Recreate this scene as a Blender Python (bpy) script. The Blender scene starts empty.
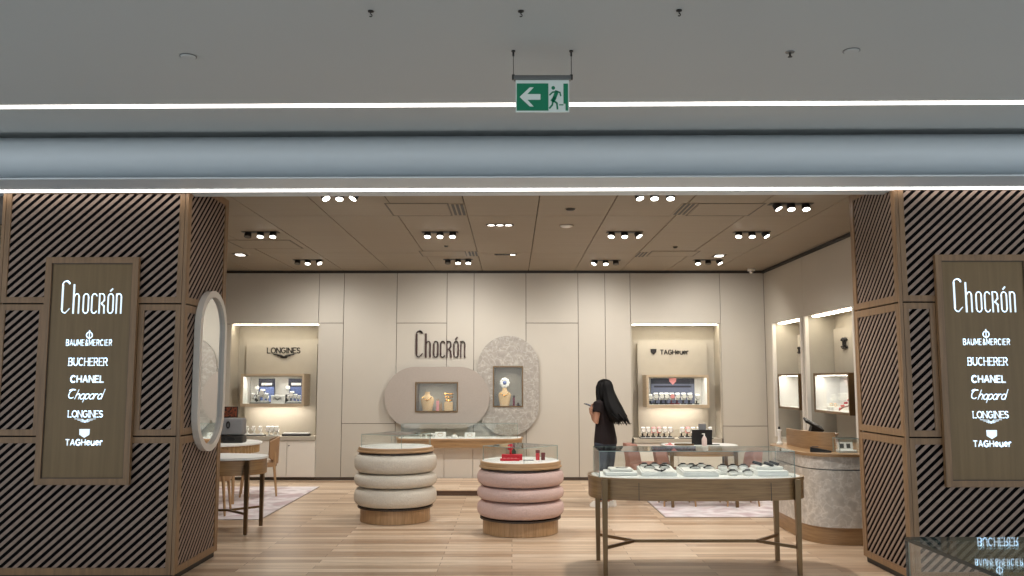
import bpy, bmesh, math, random
from mathutils import Vector, Matrix
random.seed(11)
SC = bpy.context.scene
COL = SC.collection
PI = math.pi

# ------------------------------------------------------------------ tagging
def tag(o, label=None, cat=None, group=None, kind=None):
    if label: o['label'] = label
    if cat: o['category'] = cat
    if group: o['group'] = group
    if kind: o['kind'] = kind
    return o

def thing(name, label, cat, loc=(0, 0, 0), rz=0.0, group=None):
    o = bpy.data.objects.new(name, None)
    o.empty_display_size = .05
    COL.objects.link(o)
    o.location = loc
    o.rotation_euler = (0, 0, rz)
    return tag(o, label, cat, group)

def copy_tree(o, parent=None):
    c = o.copy()
    COL.objects.link(c)
    if parent is not None:
        c.parent = parent
    for ch in [k for k in SC.objects if k.parent == o]:
        copy_tree(ch, c)
    return c

def base_of(p):
    """world offset of a chain of unrotated parents"""
    v = Vector((0, 0, 0))
    while p is not None:
        v += Vector(p.location)
        p = p.parent
    return v

# ------------------------------------------------------------------ mesh builder
class MB:
    def __init__(self, m=None):
        self.bm = bmesh.new()
        self.m = m or Matrix.Identity(4)
        self.mi = 0

    def _v(self, p):
        return self.bm.verts.new(self.m @ Vector(p))

    def _f(self, vs, mi=None):
        try:
            f = self.bm.faces.new(vs)
            f.material_index = self.mi if mi is None else mi
            return f
        except ValueError:
            return None

    def box(self, x0, x1, y0, y1, z0, z1, bev=0.0, seg=2):
        v = [self._v((x, y, z)) for z in (z0, z1) for (x, y) in ((x0, y0), (x1, y0), (x1, y1), (x0, y1))]
        fs = [self._f([v[i] for i in q]) for q in ((3, 2, 1, 0), (4, 5, 6, 7), (0, 1, 5, 4), (1, 2, 6, 5), (2, 3, 7, 6), (3, 0, 4, 7))]
        if bev > 0:
            es = list({e for f in fs for e in f.edges})
            r = bmesh.ops.bevel(self.bm, geom=es, offset=bev, segments=seg, affect='EDGES', profile=.5)
            for f in r['faces']:
                f.material_index = self.mi
        return self

    def pane(self, x0, x1, y0, y1, z0, z1):
        """thin slab, narrow faces carry material 1 (polished glass edge)"""
        v = [self._v((x, y, z)) for z in (z0, z1) for (x, y) in ((x0, y0), (x1, y0), (x1, y1), (x0, y1))]
        d = (x1 - x0, y1 - y0, z1 - z0)
        ax = d.index(min(d))
        for q, a in (((3, 2, 1, 0), 2), ((4, 5, 6, 7), 2), ((0, 1, 5, 4), 1), ((1, 2, 6, 5), 0), ((2, 3, 7, 6), 1), ((3, 0, 4, 7), 0)):
            self._f([v[i] for i in q], 0 if a == ax else 1)
        return self

    def prism(self, poly, a0, a1, plane='xz'):
        def mp(u, w, a):
            return {'xz': (u, a, w), 'xy': (u, w, a), 'yz': (a, u, w)}[plane]
        A = [self._v(mp(u, w, a0)) for u, w in poly]
        B = [self._v(mp(u, w, a1)) for u, w in poly]
        n = len(poly)
        self._f(A[::-1]); self._f(B)
        for i in range(n):
            self._f([A[i], A[(i + 1) % n], B[(i + 1) % n], B[i]])
        return self

    def prism_hole(self, outer, inner, a0, a1, plane='xz'):
        def mp(u, w, a):
            return {'xz': (u, a, w), 'xy': (u, w, a), 'yz': (a, u, w)}[plane]
        loops = []
        for a in (a0, a1):
            vo = [self._v(mp(u, w, a)) for u, w in outer]
            vi = [self._v(mp(u, w, a)) for u, w in inner]
            es = []
            for vs in (vo, vi):
                for i in range(len(vs)):
                    es.append(self.bm.edges.new((vs[i], vs[(i + 1) % len(vs)])))
            r = bmesh.ops.triangle_fill(self.bm, edges=es, use_beauty=True)
            for g in r['geom']:
                if isinstance(g, bmesh.types.BMFace):
                    g.material_index = self.mi
            loops.append((vo, vi))
        for k in (0, 1):
            A, B = loops[0][k], loops[1][k]
            n = len(A)
            for i in range(n):
                self._f([A[i], A[(i + 1) % n], B[(i + 1) % n], B[i]])
        return self

    def loft(self, rings, cap=True, closed=True):
        R = [[self._v(p) for p in r] for r in rings]
        n = len(R[0])
        for a, b in zip(R[:-1], R[1:]):
            for i in range(n if closed else n - 1):
                self._f([a[i], a[(i + 1) % n], b[(i + 1) % n], b[i]])
        if cap:
            self._f(R[0][::-1]); self._f(R[-1])
        return self

    def tube(self, pts, r, n=10):
        pts = [Vector(p) for p in pts]
        rr = r if isinstance(r, (list, tuple)) else [r] * len(pts)
        rings = []
        up = None
        for i, p in enumerate(pts):
            t = (pts[min(i + 1, len(pts) - 1)] - pts[max(i - 1, 0)]).normalized()
            if up is None:
                up = Vector((0, 0, 1)) if abs(t.z) < .9 else Vector((1, 0, 0))
            s = t.cross(up)
            if s.length < 1e-5:
                s = t.cross(Vector((0, 1, 0)))
            s.normalize()
            up = s.cross(t).normalized()
            rings.append([p + (s * math.cos(k * 2 * PI / n) + up * math.sin(k * 2 * PI / n)) * rr[i] for k in range(n)])
        return self.loft(rings)

    def cyl(self, a, b, r0, r1=None, n=16):
        return self.tube([a, b], [r0, r0 if r1 is None else r1], n)

    def lathe(self, prof, c=(0, 0, 0), n=48, ring=False):
        rings = [[(c[0] + r * math.cos(k * 2 * PI / n), c[1] + r * math.sin(k * 2 * PI / n), c[2] + z) for k in range(n)] for r, z in prof]
        if ring: return self.loft(rings + [rings[0]], cap=False).weld()
        return self.loft(rings)

    def weld(self):
        bmesh.ops.remove_doubles(self.bm, verts=self.bm.verts[:], dist=1e-6)
        return self

    def ball(self, c, r, u=14, v=9):
        rx, ry, rz = r if isinstance(r, (list, tuple)) else (r, r, r)
        rings = []
        for j in range(v + 1):
            a = -PI / 2 + PI * (j + .0) / v
            a = max(min(a, PI / 2 - .08), -PI / 2 + .08)
            rings.append([(c[0] + rx * math.cos(a) * math.cos(k * 2 * PI / u), c[1] + ry * math.cos(a) * math.sin(k * 2 * PI / u), c[2] + rz * math.sin(a)) for k in range(u)])
        return self.loft(rings)

    def ribbon(self, pts, w, a0, a1):
        """flat stroke in the local xz plane, thick from y=a0 to a1"""
        for (x0, z0), (x1, z1) in zip(pts[:-1], pts[1:]):
            L = math.hypot(x1 - x0, z1 - z0)
            if L < 1e-6: continue
            dx, dz = (x1 - x0) / L, (z1 - z0) / L
            e = w * .28
            ax, az, bx, bz = x0 - dx * e, z0 - dz * e, x1 + dx * e, z1 + dz * e
            nx, nz = -dz * w / 2, dx * w / 2
            self.prism([(ax + nx, az + nz), (bx + nx, bz + nz), (bx - nx, bz - nz), (ax - nx, az - nz)], a0, a1)
        return self

    def build(self, name, mats, parent=None, origin=None, smooth=False, angle=None, local=False):
        bmesh.ops.recalc_face_normals(self.bm, faces=self.bm.faces[:])
        me = bpy.data.meshes.new(name)
        off = Vector((0, 0, 0))
        if parent is not None and not local:
            off = base_of(parent)
        elif origin is not None:
            off = Vector(origin)
        if off.length > 0:
            bmesh.ops.translate(self.bm, verts=self.bm.verts[:], vec=-off)
        self.bm.to_mesh(me)
        self.bm.free()
        for m in (mats if isinstance(mats, (list, tuple)) else [mats]):
            me.materials.append(m)
        if smooth:
            for p in me.polygons: p.use_smooth = True
            if angle:
                try: me.set_sharp_from_angle(angle=math.radians(angle))
                except Exception: pass
        o = bpy.data.objects.new(name, me)
        COL.objects.link(o)
        if parent is not None: o.parent = parent
        elif origin is not None: o.location = origin
        return o

# ------------------------------------------------------------------ materials
def lin(c):
    return tuple(((x / 255) / 12.92 if x / 255 <= .04045 else ((x / 255 + .055) / 1.055) ** 2.4) for x in c) + (1,)

def new_mat(name):
    m = bpy.data.materials.new(name)
    m.use_nodes = True
    nt = m.node_tree
    return m, nt, nt.nodes['Principled BSDF']

def N(nt, t, **kw):
    n = nt.nodes.new(t)
    for k, v in kw.items(): setattr(n, k, v)
    return n

def plain(name, c, rough=.5, metal=0, var=.06, scale=6, bump=0, bscale=120, spec=.5):
    """colour with a faint procedural unevenness"""
    m, nt, b = new_mat(name)
    tc = N(nt, 'ShaderNodeTexCoord'); no = N(nt, 'ShaderNodeTexNoise')
    no.inputs['Scale'].default_value = scale; no.inputs['Detail'].default_value = 3
    nt.links.new(tc.outputs['Object'], no.inputs['Vector'])
    mx = N(nt, 'ShaderNodeMix', data_type='RGBA')
    c0 = lin(c)
    mx.inputs['A'].default_value = tuple(x * (1 - var) for x in c0[:3]) + (1,)
    mx.inputs['B'].default_value = tuple(min(1, x * (1 + var)) for x in c0[:3]) + (1,)
    nt.links.new(no.outputs['Fac'], mx.inputs['Factor'])
    nt.links.new(mx.outputs['Result'], b.inputs['Base Color'])
    b.inputs['Roughness'].default_value = rough
    b.inputs['Metallic'].default_value = metal
    b.inputs['Specular IOR Level'].default_value = spec
    if bump:
        n2 = N(nt, 'ShaderNodeTexNoise'); n2.inputs['Scale'].default_value = bscale; n2.inputs['Detail'].default_value = 2
        nt.links.new(tc.outputs['Object'], n2.inputs['Vector'])
        bp = N(nt, 'ShaderNodeBump'); bp.inputs['Strength'].default_value = bump; bp.inputs['Distance'].default_value = .01
        nt.links.new(n2.outputs['Fac'], bp.inputs['Height'])
        nt.links.new(bp.outputs['Normal'], b.inputs['Normal'])
    return m

def wood(name, c1, c2, stretch=(1, 1, 14), scale=3.0, rough=.45):
    """stretch holds the frequency on each axis; the grain runs along the low one"""
    m, nt, b = new_mat(name)
    tc = N(nt, 'ShaderNodeTexCoord'); mp = N(nt, 'ShaderNodeMapping')
    mp.inputs['Scale'].default_value = stretch
    nt.links.new(tc.outputs['Object'], mp.inputs['Vector'])
    no = N(nt, 'ShaderNodeTexNoise'); no.inputs['Scale'].default_value = scale; no.inputs['Detail'].default_value = 6; no.inputs['Roughness'].default_value = .62
    nt.links.new(mp.outputs['Vector'], no.inputs['Vector'])
    cr = N(nt, 'ShaderNodeValToRGB')
    cr.color_ramp.elements[0].position = .3; cr.color_ramp.elements[0].color = lin(c2)
    cr.color_ramp.elements[1].position = .68; cr.color_ramp.elements[1].color = lin(c1)
    nt.links.new(no.outputs['Fac'], cr.inputs['Fac'])
    nt.links.new(cr.outputs['Color'], b.inputs['Base Color'])
    b.inputs['Roughness'].default_value = rough
    return m

def planks(name, c1, c2, c3, w=1.9, h=.19):
    m, nt, b = new_mat(name)
    tc = N(nt, 'ShaderNodeTexCoord')
    br = N(nt, 'ShaderNodeTexBrick'); br.offset = .37; br.offset_frequency = 2; br.squash = 1
    br.inputs['Color1'].default_value = (0, 0, 0, 1); br.inputs['Color2'].default_value = (1, 1, 1, 1)
    br.inputs['Mortar'].default_value = (.2, .2, .2, 1)
    br.inputs['Scale'].default_value = 1; br.inputs['Mortar Size'].default_value = .0025; br.inputs['Mortar Smooth'].default_value = 0
    br.inputs['Bias'].default_value = 0; br.inputs['Brick Width'].default_value = w; br.inputs['Row Height'].default_value = h
    nt.links.new(tc.outputs['Object'], br.inputs['Vector'])
    cr = N(nt, 'ShaderNodeValToRGB')
    e = cr.color_ramp.elements
    e[0].position = 0; e[0].color = lin(c2); e[1].position = 1; e[1].color = lin(c1)
    k = e.new(.5); k.color = lin(c3)
    nt.links.new(br.outputs['Color'], cr.inputs['Fac'])
    mp = N(nt, 'ShaderNodeMapping'); mp.inputs['Scale'].default_value = (1.2, 16, 1)
    nt.links.new(tc.outputs['Object'], mp.inputs['Vector'])
    no = N(nt, 'ShaderNodeTexNoise'); no.inputs['Scale'].default_value = 1.6; no.inputs['Detail'].default_value = 7; no.inputs['Roughness'].default_value = .6
    nt.links.new(mp.outputs['Vector'], no.inputs['Vector'])
    r2 = N(nt, 'ShaderNodeValToRGB')
    r2.color_ramp.elements[0].position = .3; r2.color_ramp.elements[0].color = (.72, .68, .64, 1)
    r2.color_ramp.elements[1].position = .65; r2.color_ramp.elements[1].color = (1.0, 1.0, 1.0, 1)
    nt.links.new(no.outputs['Fac'], r2.inputs['Fac'])
    mx = N(nt, 'ShaderNodeMix', data_type='RGBA', blend_type='MULTIPLY'); mx.inputs['Factor'].default_value = 1
    nt.links.new(cr.outputs['Color'], mx.inputs['A']); nt.links.new(r2.outputs['Color'], mx.inputs['B'])
    m2 = N(nt, 'ShaderNodeMix', data_type='RGBA', blend_type='MULTIPLY')
    nt.links.new(br.outputs['Fac'], m2.inputs['Factor'])
    nt.links.new(mx.outputs['Result'], m2.inputs['A']); m2.inputs['B'].default_value = (.45, .38, .32, 1)
    nt.links.new(m2.outputs['Result'], b.inputs['Base Color'])
    b.inputs['Roughness'].default_value = .34
    return m

def veined(name, base, vein, scale=3.0, thr=.03, rough=.35, soft=.1):
    """stone with pale veins from the edges of distorted cells"""
    m, nt, b = new_mat(name)
    tc = N(nt, 'ShaderNodeTexCoord')
    no = N(nt, 'ShaderNodeTexNoise'); no.inputs['Scale'].default_value = scale * .7; no.inputs['Detail'].default_value = 4
    nt.links.new(tc.outputs['Object'], no.inputs['Vector'])
    mx = N(nt, 'ShaderNodeMix', data_type='RGBA', blend_type='LINEAR_LIGHT'); mx.inputs['Factor'].default_value = .35
    nt.links.new(tc.outputs['Object'], mx.inputs['A']); nt.links.new(no.outputs['Color'], mx.inputs['B'])
    vo = N(nt, 'ShaderNodeTexVoronoi', feature='DISTANCE_TO_EDGE'); vo.inputs['Scale'].default_value = scale
    nt.links.new(mx.outputs['Result'], vo.inputs['Vector'])
    cr = N(nt, 'ShaderNodeValToRGB')
    cr.color_ramp.elements[0].position = thr; cr.color_ramp.elements[0].color = lin(vein)
    cr.color_ramp.elements[1].position = thr + soft; cr.color_ramp.elements[1].color = lin(base)
    nt.links.new(vo.outputs['Distance'], cr.inputs['Fac'])
    n2 = N(nt, 'ShaderNodeTexNoise'); n2.inputs['Scale'].default_value = scale * 2.2; n2.inputs['Detail'].default_value = 5
    nt.links.new(tc.outputs['Object'], n2.inputs['Vector'])
    r2 = N(nt, 'ShaderNodeValToRGB')
    r2.color_ramp.elements[0].position = .3; r2.color_ramp.elements[0].color = (.8, .8, .8, 1)
    r2.color_ramp.elements[1].position = .7; r2.color_ramp.elements[1].color = (1.08, 1.08, 1.08, 1)
    nt.links.new(n2.outputs['Fac'], r2.inputs['Fac'])
    m2 = N(nt, 'ShaderNodeMix', data_type='RGBA', blend_type='MULTIPLY'); m2.inputs['Factor'].default_value = 1
    nt.links.new(cr.outputs['Color'], m2.inputs['A']); nt.links.new(r2.outputs['Color'], m2.inputs['B'])
    nt.links.new(m2.outputs['Result'], b.inputs['Base Color'])
    b.inputs['Roughness'].default_value = rough
    return m

def glow(name, c, s):
    m, nt, b = new_mat(name)
    b.inputs['Base Color'].default_value = lin(c)
    b.inputs['Emission Color'].default_value = lin(c)
    b.inputs['Emission Strength'].default_value = s
    return m

def glass(name, tint=(254, 255, 254), refl=1.0, ior=1.45):
    m, nt, b = new_mat(name)
    nt.nodes.remove(b)
    out = nt.nodes['Material Output']
    tr = N(nt, 'ShaderNodeBsdfTransparent'); tr.inputs['Color'].default_value = lin(tint)
    gl = N(nt, 'ShaderNodeBsdfGlossy'); gl.inputs['Roughness'].default_value = .02
    fr = N(nt, 'ShaderNodeFresnel'); fr.inputs['IOR'].default_value = ior
    mu = N(nt, 'ShaderNodeMath', operation='MULTIPLY'); mu.inputs[1].default_value = refl
    ge = N(nt, 'ShaderNodeNewGeometry')          # same reflectance on both faces of the slab
    io = N(nt, 'ShaderNodeMapRange'); io.inputs['To Min'].default_value = ior; io.inputs['To Max'].default_value = 1 / ior
    nt.links.new(ge.outputs['Backfacing'], io.inputs['Value']); nt.links.new(io.outputs['Result'], fr.inputs['IOR'])
    nt.links.new(fr.outputs['Fac'], mu.inputs[0])
    mx = N(nt, 'ShaderNodeMixShader')
    nt.links.new(mu.outputs[0], mx.inputs['Fac']); nt.links.new(tr.outputs[0], mx.inputs[1]); nt.links.new(gl.outputs[0], mx.inputs[2])
    nt.links.new(mx.outputs[0], out.inputs['Surface'])
    return m

M = {}
M['floor'] = planks('oak_floor', (232, 211, 187), (180, 150, 123), (212, 186, 158), 1.7, .125)
M['tile'] = plain('stone_tile', (206, 206, 206), .3)
M['cream'] = plain('cream_panel', (187, 180, 168), .55, var=.03, scale=2.5, bump=.06, bscale=220)
M['cream2'] = plain('cream_board', (174, 166, 151), .6, var=.05, scale=9)
M['lacquer'] = plain('cream_lacquer', (224, 218, 208), .4, var=.02)
M['ceil'] = wood('taupe_ceiling', (150, 138, 121), (141, 129, 112), (.5, 22, 1), 1.2, .55)
M['mall'] = plain('mall_ceiling_paint', (196, 196, 192), .7, var=.015, scale=1.2)
M['fascia'] = plain('fascia_paint', (205, 212, 216), .45, var=.015, scale=1.5)
M['black'] = plain('matt_black', (14, 12, 12), .5)
M['void'] = plain('dark_backing', (8, 5, 5), .9, spec=.1)
M['toe'] = plain('dark_kickboard', (70, 58, 48), .5)
M['col'] = wood('column_frame_oak', (150, 116, 82), (122, 94, 66), (24, 24, 1.6), 1.6, .42)
M['slat'] = wood('column_slat_oak', (158, 134, 118), (134, 112, 98), (26, 26, 26), 1.5, .5)
M['oak'] = wood('light_oak', (192, 158, 120), (160, 126, 90), (2, 2, 26), 2.0, .4)
M['oakv'] = wood('light_oak_upright', (190, 154, 114), (152, 118, 82), (22, 22, 1.4), 2.0, .4)
M['vframe'] = wood('pale_frame_oak', (190, 172, 146), (172, 152, 126), (2, 2, 26), 2.0, .4)
M['burgo'] = wood('dark_oak_riser', (96, 72, 54), (78, 58, 44), (2, 26, 26), 2.0, .5)
M['oakd'] = wood('honey_oak', (164, 130, 92), (134, 103, 70), (2, 2, 26), 2.0, .4)
M['blushw'] = plain('pale_blush_plastic', (214, 192, 184), .3)
M['tabo'] = wood('table_oak', (168, 132, 90), (130, 100, 66), (1.6, 1.6, 26), 2.2, .38)
M['bronze'] = plain('bronze_metal', (128, 104, 76), .35, .85, var=.05)
M['brass'] = plain('brushed_brass', (186, 158, 112), .3, .9)
M['steel'] = plain('grey_steel', (120, 120, 118), .4, .7)
M['darksteel'] = plain('dark_steel', (60, 58, 56), .4, .6)
M['chrome'] = plain('polished_steel', (200, 200, 200), .12, 1)
M['white'] = plain('white_paint', (236, 234, 228), .45, var=.02)
M['pad'] = plain('white_leatherette', (238, 238, 234), .5, var=.02, bump=.05)
M['grey'] = plain('grey_leather', (128, 128, 130), .5, bump=.1)
M['boucle'] = plain('cream_boucle', (224, 216, 202), .95, var=.14, scale=60, bump=.9, bscale=90, spec=.1)
M['pinkb'] = plain('pink_boucle', (214, 186, 178), .95, var=.14, scale=60, bump=.9, bscale=90, spec=.1)
M['pink'] = plain('blush_upholstery', (172, 128, 114), .9, var=.08, scale=30, bump=.3)
M['tan'] = plain('tan_leather', (164, 129, 94), .5, var=.08, bump=.1)
M['taupe'] = plain('taupe_textile', (163, 153, 144), .85, var=.07, scale=40, bump=.35, bscale=160)
M['marble'] = veined('grey_marble', (160, 153, 144), (184, 178, 169), 6.5, .01, .45, .06)
M['marbled'] = veined('counter_marble', (200, 192, 182), (218, 212, 204), 6.5, .01, .4, .09)
M['rugp'] = veined('blush_rug', (206, 186, 190), (232, 224, 226), 2.4, .05, .95, .25)
M['mirror'] = plain('mirror_silver', (235, 238, 238), .02, 1, var=0)
M['frost'] = plain('white_mirror_rim', (222, 213, 202), .35)
M['bglass'] = wood('bronze_sign_glass', (134, 110, 78), (122, 100, 70), (20, 20, .8), 1.4, .3)  # grain in the colour stands in for wood reflected in the glass
M['bglass'].node_tree.nodes['Principled BSDF'].inputs['Specular IOR Level'].default_value = .25
M['glass'] = glass('clear_glass')
M['glassm'] = glass('kiosk_glass', (240, 250, 246), 1.0, 1.62)
M['gedge'] = plain('glass_edge', (150, 168, 162), .2)
M['gedged'] = plain('dark_glass_edge', (40, 52, 50), .2)
M['letter'] = glow('lit_white_letters', (226, 243, 255), .85)
M['brown'] = plain('dark_brown_letters', (60, 38, 32), .5)
M['blackl'] = plain('black_letters', (26, 22, 20), .5)
M['strip'] = glow('mall_led', (255, 250, 244), 4.0)
M['cove'] = glow('warm_led', (255, 246, 226), 17.0)
M['under'] = glow('shelf_led', (255, 248, 236), 28.0)
M['vit'] = glow('vitrine_led', (255, 248, 238), 21.0)
M['lens'] = glow('spot_lens', (255, 250, 240), 9.0)
M['lensd'] = plain('spot_lens_off', (80, 76, 70), .3)
M['green'] = glow('exit_green', (0, 112, 78), .16)
M['exitw'] = glow('exit_white', (205, 214, 208), .14)
M['blue'] = veined('blue_card', (52, 66, 122), (120, 140, 190), 34, .02, .5, .2)
M['navy'] = plain('navy_card', (26, 30, 48), .5)
M['slate'] = plain('slate_card', (96, 102, 124), .5)
M['red'] = plain('red_lacquer', (200, 30, 48), .45)
M['burg'] = plain('burgundy', (104, 26, 36), .6)
M['rose'] = plain('rose_card', (226, 150, 150), .6)
M['sand'] = plain('sand_leatherette', (222, 188, 140), .6)
M['gold'] = plain('gold', (222, 176, 96), .25, 1)
M['skin'] = plain('skin', (176, 128, 102), .55, var=.05, scale=20)
M['hair'] = wood('black_hair', (14, 11, 11), (6, 5, 5), (30, 30, 2), 3, .62)
M['hair'].node_tree.nodes['Principled BSDF'].inputs['Specular IOR Level'].default_value = .2
M['cloth'] = plain('maroon_top', (26, 13, 15), .9, bump=.2)
M['jeans'] = plain('blue_jeans', (52, 57, 68), .9, var=.15, scale=30, bump=.2)
M['screen'] = veined('orange_screen', (52, 28, 20), (140, 72, 44), 9, .03, .3, .2)
M['lilac'] = plain('lilac_petals', (170, 150, 200), .7)
M['leaf'] = plain('dark_green', (40, 66, 48), .6)
M['cane'] = wood('cane_weave', (196, 164, 118), (150, 116, 74), (60, 60, 4), 3, .6)

GL = [M['glass'], M['gedge']]

# ------------------------------------------------------------------ stroke lettering
def arc(cx, cy, rx, ry, a0, a1, n=10):
    return [(cx + rx * math.cos(math.radians(a0 + (a1 - a0) * i / n)), cy + ry * math.sin(math.radians(a0 + (a1 - a0) * i / n))) for i in range(n + 1)]

G = {}
G['A'] = (.78, [[(0, 0), (.39, 1), (.78, 0)], [(.14, .32), (.64, .32)]])
G['B'] = (.66, [[(0, 0), (0, 1), (.34, 1)] + arc(.36, .76, .26, .24, 90, -90) + [(0, .52)], [(.36, .52)] + arc(.38, .26, .28, .26, 90, -90) + [(0, 0)]])
G['C'] = (.78, [arc(.42, .5, .42, .5, 48, 312, 16)])
G['E'] = (.58, [[(.58, 0), (0, 0), (0, 1), (.58, 1)], [(0, .52), (.5, .52)]])
G['G'] = (.82, [arc(.42, .5, .42, .5, 48, 330, 16) + [(.8, .48), (.48, .48)]])
G['H'] = (.72, [[(0, 0), (0, 1)], [(.72, 0), (.72, 1)], [(0, .52), (.72, .52)]])
G['I'] = (.08, [[(.04, 0), (.04, 1)]])
G['L'] = (.55, [[(0, 1), (0, 0), (.55, 0)]])
G['M'] = (.86, [[(0, 0), (0, 1), (.43, .25), (.86, 1), (.86, 0)]])
G['N'] = (.74, [[(0, 0), (0, 1), (.74, 0), (.74, 1)]])
G['O'] = (.86, [arc(.43, .5, .43, .5, 0, 360, 20)])
G['R'] = (.66, [[(0, 0), (0, 1), (.34, 1)] + arc(.36, .74, .26, .26, 90, -90) + [(0, .48)], [(.34, .48), (.66, 0)]])
G['S'] = (.6, [arc(.3, .75, .29, .25, 30, 270, 9) + arc(.3, .25, .29, .25, 90, -150, 9)])
G['T'] = (.68, [[(0, 1), (.68, 1)], [(.34, 1), (.34, 0)]])
G['U'] = (.7, [[(0, 1), (0, .32)] + arc(.35, .32, .35, .32, 180, 360) + [(.7, 1)]])
G['&'] = (.7, [[(.7, 0), (.16, .76), (.3, 1), (.46, .8), (.04, .3), (.2, 0), (.42, .04), (.68, .46)]])
G['e'] = (.62, [[(.02, .46), (.6, .46)] + arc(.31, .42, .3, .34, 10, 315, 12)])
G['u'] = (.56, [[(0, .76), (0, .28)] + arc(.28, .28, .28, .28, 180, 360, 8), [(.56, .76), (.56, 0)]])
G['r'] = (.4, [[(0, 0), (0, .76)], arc(.26, .48, .25, .28, 180, 60, 6)])
G['c_'] = (.95, [arc(.5, .55, .42, .46, 62, 310, 14) , arc(.28, .9, .3, .14, 20, 200, 8)])
G['h'] = (.5, [[(0, 0), (.05, 1.0)], [(.02, .36)] + arc(.24, .36, .2, .2, 160, 0, 6) + [(.44, 0)]])
G['o'] = (.5, [arc(.25, .28, .24, .28, 0, 360, 14)])
G['p'] = (.5, [[(0, -.34), (0, .56)], arc(.25, .28, .24, .28, 0, 360, 14)])
G['a'] = (.52, [arc(.25, .28, .24, .28, 0, 360, 14), [(.5, .56), (.5, 0)]])
G['d'] = (.52, [arc(.25, .28, .24, .28, 0, 360, 14), [(.5, 1.05), (.5, 0)]])
G['r_'] = (.36, [[(0, 0), (0, .56)], arc(.22, .34, .21, .21, 175, 70, 6)])
G[' '] = (.3, [])

def lettering(mb, s, x0, x1, z0, h, w, a0, a1, serif=False, shear=0.0, gap=.2):
    """writes s between x0 and x1 in the local xz plane"""
    if isinstance(s, str): s = list(s)
    tot = sum(G[c][0] for c in s) + gap * (len(s) - 1)
    k = (x1 - x0 - w) / tot
    x = x0 + w / 2
    for c in s:
        gw, strokes = G[c]
        for st in strokes:
            pts = [(x + px * k + shear * pz * h, z0 + w / 2 + pz * (h - w)) for px, pz in st]
            mb.ribbon(pts, w, a0, a1)
            if serif:
                for (px, pz) in (st[0], st[-1]):
                    if pz in (0, 1):
                        qx, qz = x + px * k, z0 + w / 2 + pz * (h - w)
                        mb.ribbon([(qx - w * .75, qz), (qx + w * .75, qz)], w * .6, a0, a1)
        x += (gw + gap) * k
    return mb

# tall condensed shop lettering: (x centre, width, top height, strokes) in a 1 x 1 field
def deco_letters(W, H, w):
    """yields one list of (points, stroke width) per letter, W wide and H tall"""
    t, s = w, w * .62
    lc = .60
    def pt(l): return [(x * W, z * H) for x, z in l]
    out = []
    # C
    out.append([(pt(arc(.065, .87, .058, .12, 180, 100, 6)), s), (pt([(.012, .87), (.012, .13)]), t * 1.25), (pt(arc(.065, .13, .058, .12, 180, 275, 6) + [(.135, .14)]), s), (pt(arc(.068, .86, .06, .13, 95, 20, 6)), t)])
    # h
    out.append([(pt([(.2, 0), (.2, .88)]), t * 1.2), (pt(arc(.253, lc - .09, .035, .09, 170, 0, 6)), s), (pt([(.288, lc - .09), (.288, 0)]), t)])
    # o
    out.append([(pt(arc(.405, lc - .1, .042, .1, 180, 0, 8)), s), (pt(arc(.405, .1, .042, .1, 180, 360, 8)), s), (pt([(.363, .1), (.363, lc - .1)]), t), (pt([(.447, .1), (.447, lc - .1)]), t)])
    # c
    out.append([(pt(arc(.545, lc - .1, .042, .1, 180, 15, 8)), s), (pt(arc(.545, .1, .042, .1, 180, 345, 8)), s), (pt([(.503, .1), (.503, lc - .1)]), t)])
    # small capital r
    out.append([(pt([(.63, 0), (.63, lc)]), t), (pt([(.63, lc)] + arc(.672, lc - .1, .038, .1, 90, 0, 6)), s), (pt([(.71, lc - .1), (.71, lc - .2), (.665, lc - .3)]), t * .9), (pt([(.665, lc - .3), (.708, .22), (.712, 0)]), t)])
    # o with an accent
    out.append([(pt(arc(.815, lc - .1, .042, .1, 180, 0, 8)), s), (pt(arc(.815, .1, .042, .1, 180, 360, 8)), s), (pt([(.773, .1), (.773, lc - .1)]), t), (pt([(.857, .1), (.857, lc - .1)]), t), (pt([(.805, .68), (.84, .75)]), t)])
    # n
    out.append([(pt([(.913, 0), (.913, lc)]), t), (pt([(.913, lc - .06)] + arc(.952, lc - .1, .04, .1, 120, 0, 6)), s), (pt([(.99, lc - .1), (.99, 0)]), t)])
    return out

# ================================================================== THE SETTING
def struct(o): o['kind'] = 'structure'; return o
H_IN, H_SOF, H_MALL = 3.38, 3.16, 3.55
WB = 14.2
WR = 4.13
WL = -4.78

struct(MB().box(-9, 9, 6.9, 15.2, -.06, 0).build('floor', M['floor']))
struct(MB().box(-9, 9, -6, 6.9, -.06, -.001).build('floor', M['tile']))

# back wall: panels with open joints, the niches and the two show windows cut through
NL = (-4.58, -3.16, .70, 2.51)
NR = (1.96, 3.385, .66, 2.51)
WH = (-1.555, -.868, 1.085, 1.568)
WV = (-.308, .178, 1.166, 1.826)
def holed(mb, x0, x1, z0, z1, y0, y1, holes):
    xs = sorted({x0, x1, *[v for h in holes for v in h[:2] if x0 < v < x1]})
    zs = sorted({z0, z1, *[v for h in holes for v in h[2:] if z0 < v < z1]})
    for a, b in zip(xs[:-1], xs[1:]):
        run = None
        for c, d in list(zip(zs[:-1], zs[1:])) + [(None, None)]:
            solid = c is not None and not any(h[0] < (a + b) / 2 < h[1] and h[2] < (c + d) / 2 < h[3] for h in holes)
            if solid: run = (run[0] if run else c, d)
            elif run:
                mb.box(a, b, y0, y1, *run); run = None
            if c is not None and not solid: run = None
mb = MB(); g = .0045
HO = [WH, WV]
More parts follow.
